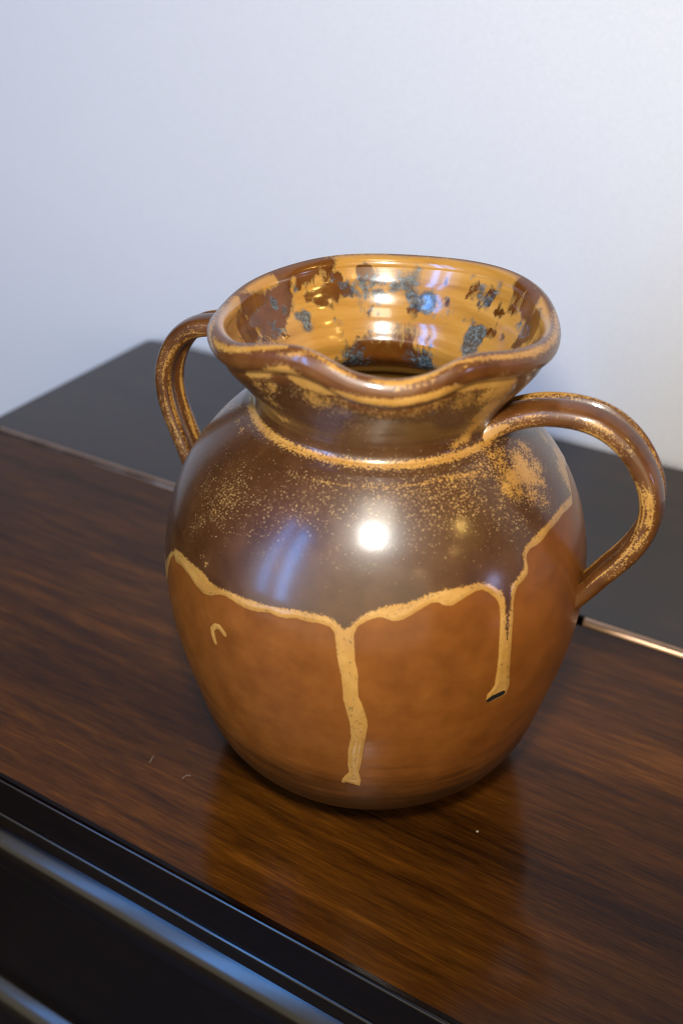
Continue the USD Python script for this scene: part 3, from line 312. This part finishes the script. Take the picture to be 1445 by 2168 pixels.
INNER_BROWN = [(-67.6, 17.2, 262.8, 6.4, 0.8),(-63.0, 35.1, 266.1, 7.1, 0.8),(-68.3, 28.6, 271.0, 5.0, 0.6),(-58.3, 34.1, 258.8, 5.6, 0.7),(-52.8, 48.3, 266.4, 5.7, 0.9),(-53.9, 42.2, 260.9, 4.1, 0.8),(-50.5, 53.5, 271.1, 3.1, 0.5),(73.1, 15.7, 279.5, 4.9, 0.9),(72.1, 27.5, 284.9, 4.5, 0.8),(73.0, 2.9, 272.2, 5.7, 0.8),(67.5, -39.1, 282.2, 4.8, 0.7),(68.3, 31.2, 282.4, 3.5, 0.4),(68.5, 4.7, 264.2, 4.8, 0.4),(-25.4, 65.2, 266.4, 4.3, 0.7),(-21.6, 69.8, 272.3, 2.1, 0.8),(-30.5, 61.9, 264.3, 3.7, 0.8),(-17.7, 68.0, 267.1, 3.2, 0.7),(-36.9, 59.5, 265.7, 2.6, 0.5),(-6.0, 73.5, 274.4, 3.0, 0.9),(-8.7, 73.8, 275.8, 2.2, 0.8),(0.5, 72.7, 271.5, 1.6, 0.6),(-45.6, 57.9, 272.2, 2.1, 0.3),(-40.7, 66.0, 281.2, 6.4, 0.75),(-50.5, 59.0, 280.3, 4.7, 0.7),(-28.1, 71.5, 281.6, 4.3, 0.6),(67.3, 26.0, 273.2, 3.5, 0.4),(61.6, 32.2, 268.3, 3.5, 0.3),(-3.9, 58.7, 228.5, 10.8, 0.7),(17.4, 56.9, 227.5, 10.8, 0.7),(9.2, 56.2, 231.1, 10.8, 0.6)]
INNER_BLUE = [(-39.3, 51.8, 256.8, 3.1, 0.7),(-43.0, 50.5, 258.3, 2.4, 0.5),(-38.0, 49.2, 253.0, 2.6, 0.5),(-50.4, 47.5, 262.8, 2.1, 0.4),(16.1, 70.6, 271.0, 5.9, 0.42),(11.0, 70.2, 268.4, 4.3, 0.4),(21.1, 70.8, 275.0, 3.8, 0.35),(18.7, 66.7, 265.7, 4.3, 0.4),(27.6, 61.4, 262.3, 4.8, 0.7),(22.6, 63.2, 261.7, 3.7, 0.5),(32.5, 59.3, 263.2, 3.2, 0.4),(2.0, 67.9, 263.0, 3.0, 0.6),(-0.7, 68.9, 264.8, 2.2, 0.5),(51.0, 34.9, 253.7, 4.6, 0.9),(48.8, 33.3, 248.2, 3.9, 0.9),(53.2, 34.2, 255.8, 3.1, 0.7),(56.6, 42.7, 270.7, 4.1, 0.45),(53.4, 47.5, 271.6, 3.1, 0.4),(50.0, 54.8, 277.9, 2.1, 0.3),(62.7, 40.8, 280.3, 2.6, 0.3),(38.6, 53.5, 260.1, 3.2, 0.3),(-20.3, 69.0, 269.9, 1.6, 0.4),(-44.4, 57.6, 269.7, 1.3, 0.5),(-21.4, 57.7, 252.5, 2.7, 0.25),(-12.0, 55.6, 231.2, 8.1, 0.4),(27.3, 50.0, 231.2, 8.0, 0.4),(45.3, 61.5, 283.4, 3.2, 0.2),(-15.2, 73.0, 276.5, 2.7, 0.2)]
# ------------------------------------------------------------------ the setting: wall and floor
FLOOR_Z = -0.78
def slab(u0, u1, v0, v1, z0, z1):
    c = [local(u, v, z) for u in (u0, u1) for v in (v0, v1) for z in (z0, z1)]
    return trimesh.convex.convex_hull(np.array(c))
tag(obj('wall', slab(-2.2, 2.0, V_WALL, V_WALL + 0.1, FLOOR_Z, 1.9), MAT_WALL, smooth=False), kind='structure')
tag(obj('floor', slab(-2.2, 2.0, -2.4, V_WALL, FLOOR_Z - 0.05, FLOOR_Z), MAT_FLOOR, smooth=False), kind='structure')

# ------------------------------------------------------------------ cabinet
cab = UsdGeom.Xform.Define(stage, path_for('wooden_cabinet'))
cab.AddTransformOp().Set(Gf.Matrix4d(*U, 0, *V, 0, 0, 0, 1, 0, 0, 0, FLOOR_Z, 1))
CAB = tag(cab.GetPrim(), label='low dark polished wood cabinet with hinged lid under the two-handled jug', category='cabinet')
UP = -FLOOR_Z                              # the top face in the cabinet's own heights
def prism_u(poly, u0, u1):
    """a (v, z) outline drawn along the cabinet's length"""
    from shapely.geometry import Polygon
    g = trimesh.creation.extrude_polygon(Polygon(poly).buffer(0), u1 - u0, engine='earcut')
    p = g.vertices.copy(); g.vertices = np.stack([p[:, 2] + u0, p[:, 0], p[:, 1]], 1)
    g.fix_normals(); return g
def arc(cv, cz, r, a0, a1, n=8):
    return [(cv + r * math.cos(math.radians(a)), cz + r * math.sin(math.radians(a))) for a in np.linspace(a0, a1, n)]
def round_slab(u0, u1, v0, v1, z0, z1, rc, re):
    """a board with rounded corners (rc: four radii from u0 v0 anticlockwise) and a rounded top edge re"""
    rings = []
    steps = [(0.0, z0)] + [(0.0, z1 - re)] + [(re * (1 - math.cos(t)), z1 - re * (1 - math.sin(t))) for t in np.linspace(0, math.pi / 2, 6)[1:]]
    for ins, z in steps:
        pts = []
        for (cu, cv, r, a0) in ((u0, v0, rc[0], 180), (u1, v0, rc[1], 270), (u1, v1, rc[2], 0), (u0, v1, rc[3], 90)):
            su = 1 if cu == u0 else -1; sv = 1 if cv == v0 else -1
            for a in np.linspace(a0, a0 + 90, 9):
                rr = max(r - ins, 1e-4)
                pts.append((cu + su * r + rr * math.cos(math.radians(a)), cv + sv * r + rr * math.sin(math.radians(a)), z))
        rings.append(pts)
    n = len(rings[0]); v = [p for r in rings for p in r]; f = []
    for i in range(len(rings) - 1):
        for j in range(n):
            a, b = i * n + j, i * n + (j + 1) % n
            f += [(a, b, b + n), (a, b + n, a + n)]
    top, bot = (len(rings) - 1) * n, 0
    f += [(top, top + j, top + j + 1) for j in range(1, n - 1)] + [(bot, bot + j + 1, bot + j) for j in range(1, n - 1)]
    return trimesh.Trimesh(np.array(v), np.array(f), process=False)
LID_T = 0.036
# front lid: bull-nosed front edge, square at the hinge
vf = V_FRONT
EDGE = 0.0045
lid = [(V_HINGE - 0.0048, UP - LID_T), (V_HINGE - 0.0048, UP - 0.001), (V_HINGE - 0.0058, UP), (vf + EDGE, UP), (vf + EDGE, UP - LID_T)]
obj('lid', prism_u(lid, U_LEFT, U_RIGHT), MAT_TOP, CAB)
edge = [(vf + EDGE - 0.0001, UP - 0.0001)] + arc(vf + 0.0022, UP - 0.0024, 0.0022, 90, 180, 6) + [(vf, UP - 0.0325)] + arc(vf + 0.0025, UP - LID_T + 0.0025, 0.0025, 180, 270, 5) + [(vf + EDGE - 0.0001, UP - LID_T)]
obj('edge_strip', prism_u(edge, U_LEFT, U_RIGHT), MAT_DARK, CAB)
obj('rear_board', round_slab(U_LEFT, U_RIGHT, V_HINGE + 0.0048, V_BACK, UP - LID_T, UP, (0.0015, 0.002, 0.012, 0.012), 0.0022), MAT_REAR, CAB)
# strip under the lid, with bead and rolled moulding along the front
fr = [(vf + 0.03, UP - LID_T - 0.0015), (vf + 0.004, UP - LID_T - 0.0015)] + arc(vf + 0.0030, UP - 0.0415, 0.0030, 100, 250, 12) + [(vf + 0.003, UP - 0.0475), (vf + 0.0015, UP - 0.0520)] + \
     arc(vf + 0.0175, UP - 0.0770, 0.0275, 127, 204, 26) + [(vf - 0.004, UP - 0.0940), (vf + 0.03, UP - 0.0940)]
obj('front_moulding', prism_u(fr, U_LEFT + 0.002, U_RIGHT - 0.002), MAT_DARK, CAB)
obj('case', trimesh.creation.box(bounds=[[U_LEFT + 0.006, vf + 0.0304, 0.055], [U_RIGHT - 0.006, V_BACK - 0.004, UP - LID_T - 0.0012]]), MAT_DARK, CAB, smooth=False)
bev_top = UP - 0.3500 + 0.0480 * math.sin(math.radians(125)) + 0.0003
obj('front_panel', trimesh.creation.box(bounds=[[U_LEFT + 0.004, vf + 0.005, bev_top], [U_RIGHT - 0.004, vf + 0.0300, UP - 0.0944]]), MAT_DARK, CAB, smooth=False)
# lower rail: stands out from the panel behind a swelling bevel
bev = arc(vf + 0.0350, UP - 0.3500, 0.0480, 125, 157, 18)
ro = [(vf + 0.03, bev[0][1])] + bev + [(bev[-1][0], UP - 0.368), (vf + 0.03, UP - 0.368)]
obj('lower_moulding', prism_u(ro, U_LEFT + 0.002, U_RIGHT - 0.002), MAT_DARK, CAB)
obj('lower_panel', trimesh.creation.box(bounds=[[U_LEFT + 0.004, vf + 0.006, 0.055], [U_RIGHT - 0.004, vf + 0.0300, UP - 0.3684]]), MAT_DARK, CAB, smooth=False)
for fu in (U_LEFT + 0.06, U_RIGHT - 0.06):
    for fv in (vf + 0.075, V_BACK - 0.07):
        ft = trimesh.creation.cylinder(0.024, 0.0545, sections=24); ft.apply_translation([fu, fv, 0.0273]); obj('foot', ft, MAT_DARK, CAB)
def hinge(u0, u1):
    n = 20; th = np.linspace(0, 2 * np.pi, n, endpoint=False)
    poly = [(V_HINGE + 0.0045 * math.cos(t), UP - 0.0010 + 0.0045 * math.sin(t)) for t in th]
    g = prism_u(poly, u0, u1)
    h = obj('hinge', g, MAT_BRASS, CAB)
    return h
hinge(-0.516, 0.030); hinge(0.094, U_RIGHT - 0.03)

# ------------------------------------------------------------------ jug
JUG = thing('two_handled_jug', 'round brown glazed stoneware jug with wavy rim, ochre drips and two looped handles', 'jug')
def smooth01(x): x = np.clip(x, 0, 1); return x * x * (3 - 2 * x)
import shapely
ARC_Z = np.linspace(0, H_RING, 800)
ARC_S = np.concatenate([[0], np.cumsum(np.hypot(np.diff(ARC_Z), np.diff(BODY(ARC_Z))))]) * 1000
def flat_xy(th, zmm):                       # jug surface unrolled, millimetres
    return np.stack([np.asarray(th, float) * (math.pi / 180 * 112), np.interp(np.asarray(zmm, float) / 1000, ARC_Z, ARC_S)], -1)
BACK_LO = [(-8, 203), (12, 192), (30, 180), (48, 172), (54, 150), (58, 172), (80, 181), (104, 166), (117, 150), (121, 112), (126, 150), (146, 176), (168, 164), (186, 146), (195, 140), (198, 152)]
BACK_UP = [(-8, 210), (12, 199), (30, 187), (46, 182), (54, 176), (62, 182), (80, 188), (104, 175), (116, 164), (121, 155), (128, 163), (146, 183), (168, 172), (186, 155), (194, 149), (198.5, 160)]
def boundary(front, back):
    pts = front + back
    a = [(t - 360, z) for t, z in back[-6:]] + pts + [(t + 360, z) for t, z in front[:8]]
    return flat_xy([p[0] for p in a], [p[1] for p in a])
def signed(line, pts):
    ring = np.vstack([line, [[line[-1, 0], 900], [line[0, 0], 900]]])
    poly = shapely.Polygon(ring).buffer(0); ln = shapely.LineString(line)
    shapely.prepare(poly); P = shapely.points(pts)
    d = shapely.distance(P, ln); return np.where(shapely.contains_xy(poly, pts[:, 0], pts[:, 1]), d, -d)
def spots(p, L, scale=1000.0):
    from scipy.spatial import cKDTree
    out = np.zeros(len(p)); tree = cKDTree(p * scale)
    for x, y, z, r, s in L:
        i = np.array(tree.query_ball_point((x, y, z), 2.6 * r), int)
        if len(i):
            d = np.linalg.norm(p[i] * scale - (x, y, z), axis=1) / r
            out[i] = np.maximum(out[i], s * 1.15 * np.exp(-0.5 * (d / 1.0) ** 2)) + 0.12 * s * np.exp(-0.5 * d ** 2)
    return out

gv, gf, gP, gth = jug_mesh()
nrow, nth = gv.shape[:2]
part = gP[:, 3]
pv = gv.reshape(-1, 3)
pp = np.repeat(part, nth); pz = np.repeat(gP[:, 1], nth); pth = np.tile(gth, nrow)
out0 = (pp == 0) & (np.repeat(gP[:, 0], nth) > 0.0595) & (pz > 0.0005)
up_f = np.full(len(pv), 9.0); lo_f = np.full(len(pv), 9.0)
th_w = np.where(pth < -160.5, pth + 360, pth)
xy = flat_xy(th_w[out0], pz[out0] * 1000)
lo_f[out0] = np.clip(signed(boundary(LOWER, BACK_LO), xy), -9, 9); up_f[out0] = np.clip(signed(boundary(UPPER, BACK_UP), xy), -9, 9)
hk = shapely.LineString(flat_xy([p[0] for p in HOOK], [p[1] for p in HOOK]))
hd = 1.0 - shapely.distance(shapely.points(xy), hk)
hook_f = np.full(len(pv), -9.0); hook_f[out0] = hd
lo_f = np.maximum(lo_f, np.where(hook_f > -2, hook_f, -9)); 
up_f = np.where(hook_f > -2, np.minimum(up_f, -hook_f - 9), up_f)
tp = shapely.LineString(flat_xy([p[0] for p in TIP], [p[1] for p in TIP]))
tip_f = np.zeros(len(pv)); tip_f[out0] = smooth01(1.0 - shapely.distance(shapely.points(xy), tp) / 3.2)
# glaze stands a little proud where it ran
rise = np.zeros(len(pv)); rise[out0] = 0.00022 * smooth01((lo_f[out0] + 0.4) / 1.6) + 0.00014 * smooth01(1 - np.abs(np.minimum(lo_f[out0], 4) - 1.5) / 1.6)
rad = np.stack([np.cos(np.radians(pth)), np.sin(np.radians(pth)), 0 * pth], -1)
pv = pv + rad * rise[:, None]
rows = np.repeat(np.arange(nrow), nth)
N0 = np.zeros_like(pv); F0 = gf.reshape(-1, 3)
fn = np.cross(pv[F0[:, 1]] - pv[F0[:, 0]], pv[F0[:, 2]] - pv[F0[:, 0]])
for k in range(3): np.add.at(N0, F0[:, k], fn)
N0 /= np.maximum(np.linalg.norm(N0, axis=1, keepdims=True), 1e-12)
N0[rows == 0] = (0, 0, -1); N0[rows == nrow - 1] = (0, 0, 1)
outer = pp <= 2
och = np.zeros(len(pv)); i = pp <= 1; och[i] = spots(pv[i], OCHRE)
lipr = pp == 2; och[lipr] = spots(pv[lipr], LIP_OCHRE)
# line of ochre round the foot of the neck, thin haze of specks on the shoulder
back_side = smooth01((pv[:, 1] + 0.02) / 0.05)
ring = np.exp(-0.5 * ((pz - 0.2331) / 0.0010) ** 2) * (i & (pz > 0.225))
och = np.maximum(och, 0.62 * ring)
och += (pp == 0) * 0.06 * smooth01((pz - 0.178) / 0.03) + (pp == 1) * 0.06
nb = meshkit.fbm(pv * 60, 4, 5)
och += np.where((pp <= 2), back_side * smooth01((nb - 0.45) / 0.2) * smooth01((pz - 0.19) / 0.03) * 0.45, 0)
ins = (pp >= 3).astype(float)
lip_row = gP[:, 3] == 2
lip_u = np.zeros(nrow); lip_u[lip_row] = np.linspace(0, 1, lip_row.sum())
ins = np.maximum(ins, np.repeat(smooth01((lip_u - 0.60) / 0.15), nth))
inner_pts = pp >= 2
brn = np.zeros(len(pv)); blu = np.zeros(len(pv))
brn[inner_pts] = 1.15 * spots(pv[inner_pts], INNER_BROWN); blu[inner_pts] = spots(pv[inner_pts], INNER_BLUE)
nn = meshkit.fbm(pv * 70, 3, 9)
band = smooth01((pz - 0.250) / 0.008) * smooth01((pv[:, 1] + 0.01) / 0.02) * (pp == 3)
n1 = meshkit.fbm(pv * np.array([95, 95, 55]), 3, 21); n2 = meshkit.fbm(pv * np.array([110, 110, 60]), 3, 33)
brn = np.maximum(brn, band * 0.55 * smooth01((n1 - 0.55) / 0.12)); blu = np.maximum(1.2 * blu, band * 0.50 * smooth01((n2 - 0.54) / 0.12))
front_in = smooth01((-pv[:, 1]) / 0.03) * (pp >= 3)         # the near inside, unseen: more of the same
brn = np.maximum(brn, front_in * smooth01((nn - 0.45) / 0.12) * (pz > 0.235)); blu = np.maximum(blu, front_in * smooth01((nn - 0.58) / 0.1) * 0.6)
deep = smooth01((0.150 - pz) / 0.05) * (pp == 4); blu = np.maximum(blu, deep * 0.55); brn = np.maximum(brn, deep * 0.4)
tone = np.where(pp == 2, 0.62, 0.0); tone = np.maximum(tone, (pp == 1) * smooth01((pz - 0.2640) / 0.004) * 0.7)
foot = smooth01((0.105 - pz) / 0.075) * (pp == 0)  # dark foot band of the glaze, with shading toward the base painted in
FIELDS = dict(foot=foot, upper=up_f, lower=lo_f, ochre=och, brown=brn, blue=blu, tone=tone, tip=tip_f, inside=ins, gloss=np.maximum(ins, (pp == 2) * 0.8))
def rows_mesh(name, r0, r1, keep=None):
    idx = np.arange(r0 * nth, (r1 + 1) * nth)
    fs = gf[:, r0:r1].reshape(-1, 3) - r0 * nth
    return idx, fs
def cut(name, spans):
    vs, fs, at = [], [], 0
    for a, b in spans:
        idx, f = rows_mesh(name, a, b); vs.append(idx); fs.append(f + at); at += len(idx)
    idx = np.concatenate(vs); f = np.concatenate(fs)
    good = (np.linalg.norm(np.cross(pv[idx][f[:, 1]] - pv[idx][f[:, 0]], pv[idx][f[:, 2]] - pv[idx][f[:, 0]]), axis=1) > 1e-14)
    return raw_mesh(name, pv[idx], f[good], N0[idx], MAT_GLAZE, JUG, {k: a[idx] for k, a in FIELDS.items()})
first = lambda k: int(np.argmax(part == k)); last = lambda k: int(nrow - 1 - np.argmax(part[::-1] == k))
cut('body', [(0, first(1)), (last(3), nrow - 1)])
cut('neck', [(first(1), first(2)), (last(2), last(3))])
cut('rim', [(first(2), last(2))])

# handles: a pulled strap of two rolls, swept along a loop in the plane of the jug's axis
def handle(az, dz, pts, seed, spin=0.0):
    a = math.radians(az); e = np.array([math.cos(a), math.sin(a), 0]); side = np.array([-math.sin(a), math.cos(a), 0])
    c = np.array(pts, float) / 1000
    t = np.concatenate([[0], np.cumsum(np.linalg.norm(np.diff(c, axis=0), axis=1))]); t /= t[-1]
    cs = CubicSpline(t, c); n = 150; tt = np.linspace(0, 1, n)
    p = cs(tt); d = cs(tt, 1); d /= np.linalg.norm(d, axis=1, keepdims=True)
    nr = np.stack([-d[:, 1], d[:, 0]], -1)               # outward normal in the loop's plane
    gside = 1.0 if az < 0 else -1.0
    m = 96; ph = np.linspace(0, 2 * np.pi, m, endpoint=False)
    V_, W_, A_ = [], [], []
    for k in range(n):
        s = tt[k]
        flare = 1 + 0.55 * math.exp(-s / 0.05) + 0.55 * math.exp(-(1 - s) / 0.045)
        hw = (0.0122 - 0.0022 * s) * flare * (1.0 if az < 0 else 0.9); ht = (0.0064 - 0.0008 * s) * (1 + 0.12 * math.exp(-s / .05))
        x = np.sign(np.cos(ph)) * np.abs(np.cos(ph)) ** 0.75 * hw
        y = np.sign(np.sin(ph)) * np.abs(np.sin(ph)) ** 0.75 * ht
        gr = np.exp(-0.5 * ((x / hw - 0.26 * gside) / 0.13) ** 2)    # groove, a little off the middle
        y = np.where(np.sin(ph) > 0, y - gr * ht * 0.85, y + np.exp(-0.5 * ((x / hw) / 0.3) ** 2) * ht * 0.45)
        wob = 0.00035 * math.sin(s * 21 + seed) 
        o3 = lambda r_, z_: e * r_ + np.array([0, 0, z_])
        base = o3(*p[k]) + np.array([0, 0, dz]) ; nn3 = o3(*nr[k])
        tw = math.radians(spin) * s
        sd = side * math.cos(tw) + nn3 * math.sin(tw); n3 = nn3 * math.cos(tw) - side * math.sin(tw)
        V_.append(base + x[:, None] * sd + (y + wob)[:, None] * n3); W_.append(x / hw); A_.append(np.sin(ph))
    V_ = np.array(V_); q = []
    i = np.arange(n - 1)[:, None] * m; j = np.arange(m)[None]; j2 = (j + 1) % m
    q = np.stack([i + j, i + j2, i + m + j2, i + m + j], -1).reshape(-1, 4)
    f = np.concatenate([q[:, [0, 1, 2]], q[:, [0, 2, 3]]]); v = V_.reshape(-1, 3)
    v = np.vstack([v, V_[0].mean(0), V_[-1].mean(0)]); c0, c1 = n * m, n * m + 1
    jj = np.arange(m)
    f = np.vstack([f, np.stack([np.full(m, c0), (jj + 1) % m, jj], 1), np.stack([np.full(m, c1), (n - 1) * m + jj, (n - 1) * m + (jj + 1) % m], 1)])
    tmesh = trimesh.Trimesh(v, f, process=False)
    if tmesh.volume < 0: f = f[:, ::-1]
    tmesh = trimesh.Trimesh(v, f, process=False)
    w = np.concatenate([np.array(W_).ravel(), [0, 0]]); al = np.concatenate([np.array(A_).ravel(), [0, 0]]); s = np.concatenate([np.repeat(tt, m), [0, 1]])
    nz = meshkit.fbm(np.stack([w * 2.2, al * 1.2, s * 9 + seed * 3], -1), 3, seed)
    back = 1.0 if az < 0 else -1.0                       # the roll away from the lens keeps more ochre
    fibre = meshkit.fbm(np.stack([w * 7.0, al * 2.0, s * 3.5 + seed * 3], -1), 3, seed + 4)
    oc = 0.01 + 0.50 * np.exp(-0.5 * ((w * back - 0.60) / 0.20) ** 2) * (al > -0.1) * smooth01((fibre - 0.40) / 0.2) \
         + 0.30 * np.exp(-0.5 * ((np.abs(w) - 0.98) / 0.05) ** 2) * smooth01((nz - 0.42) / 0.2) + 0.55 * np.exp(-s / 0.03) + 0.34 * smooth01((fibre - 0.64) / 0.06)
    oc += 0.40 * (al < -0.2) * smooth01((fibre - 0.46) / 0.14)
    z_ = np.zeros(len(v))
    fl = dict(foot=z_, upper=z_ + 9, lower=z_ + 9, ochre=oc, brown=z_, blue=z_, tone=np.clip(0.45 + 1.2 * (nz - 0.4), 0, 1), tip=z_, inside=z_, gloss=z_ + 0.8)
    nv = tmesh.vertex_normals
    return raw_mesh('handle', v, f, np.asarray(nv), MAT_GLAZE, JUG, fl)
LOOP = [(60, 234), (67, 239), (79, 245.5), (94, 248.5), (108, 247), (122, 240), (133, 228), (138.5, 214), (138.5, 198), (133.5, 181), (124.5, 166), (113, 148), (108, 141)]
handle(-25, 0.0, LOOP, 1)
LOOP2 = [(63, 246.5), (71, 251.5), (82, 255.5), (94, 256), (106, 253), (118.5, 246), (128, 235), (133, 221.5), (133.5, 207), (130, 190), (123, 171), (114, 149), (108, 140)]
handle(152, 0.0, LOOP2, 2)

# ------------------------------------------------------------------ what lies on the top: two lint fibres and a crumb
MAT_LINT = usdkit.material(stage, LK('pale_lint'), {'tc': ('texture_coordinate', {}), 'n': ('noise_texture', {'scale': 900.0}), 'r': ('rgb_ramp', {'ramp': [(0.3, (0.30, 0.22, 0.15)), (0.7, (0.48, 0.38, 0.28))]}),
    'p': ('principled_bsdf', {'roughness': 0.8})}, [('tc.object', 'n.vector'), ('n.fac', 'r.fac'), ('r.color', 'p.base_color')], surface='p.BSDF')
def tube(pts, r, n=6):
    pts = np.array(pts, float); k = len(pts); d = np.gradient(pts, axis=0); d /= np.linalg.norm(d, axis=1, keepdims=True)
    sd = np.cross(d, Z); sd /= np.linalg.norm(sd, axis=1, keepdims=True); nn_ = np.cross(sd, d)
    a = np.linspace(0, 2 * np.pi, n, endpoint=False)
    v = (pts[:, None] + r * (np.cos(a)[None, :, None] * sd[:, None] + np.sin(a)[None, :, None] * nn_[:, None])).reshape(-1, 3)
    i = np.arange(k - 1)[:, None] * n; j = np.arange(n)[None]; j2 = (j + 1) % n
    q = np.stack([i + j, i + j2, i + n + j2, i + n + j], -1).reshape(-1, 4)
    f = np.concatenate([q[:, [0, 1, 2]], q[:, [0, 2, 3]], [[0, t + 1, t] for t in range(1, n - 1)], [[(k - 1) * n, (k - 1) * n + t, (k - 1) * n + t + 1] for t in range(1, n - 1)]])
    return trimesh.Trimesh(v, f, process=False)
def fibre(x, y, ang, length, bend, label):
    t = np.linspace(-0.5, 0.5, 16); c, s_ = math.cos(ang), math.sin(ang)
    p = np.stack([x + length * (t * c - bend * (t * t * 4 - 1) * s_), y + length * (t * s_ + bend * (t * t * 4 - 1) * c), 0.00016 + 0.0004 * (1 - 4 * t * t) ** 2], -1)
    tag(obj('lint_fibre', tube(p, 0.00013), MAT_LINT, smooth=True), label=label, category='lint')
fibre(-0.1356, -0.0316, 1.35, 0.0055, 0.08, 'straight pale lint fibre on the wood, the left one of two near the front edge')
fibre(-0.1115, -0.0453, 0.45, 0.0052, -0.16, 'curved pale lint fibre on the wood, the one closer to the jug base')
rng = np.random.default_rng(4)
cr = trimesh.creation.icosphere(2, 0.0006); cr.vertices *= 1 + 0.25 * (meshkit.noise(cr.vertices * 1800, 3)[:, None] - 0.5); cr.vertices *= (1.2, 0.9, 0.6); cr.apply_translation([0.0610, -0.0827, 0.0005])
tag(obj('dust_crumb', cr, MAT_LINT, smooth=True), label='tiny pale crumb of dust on the wood in front of the jug on its right', category='crumb')
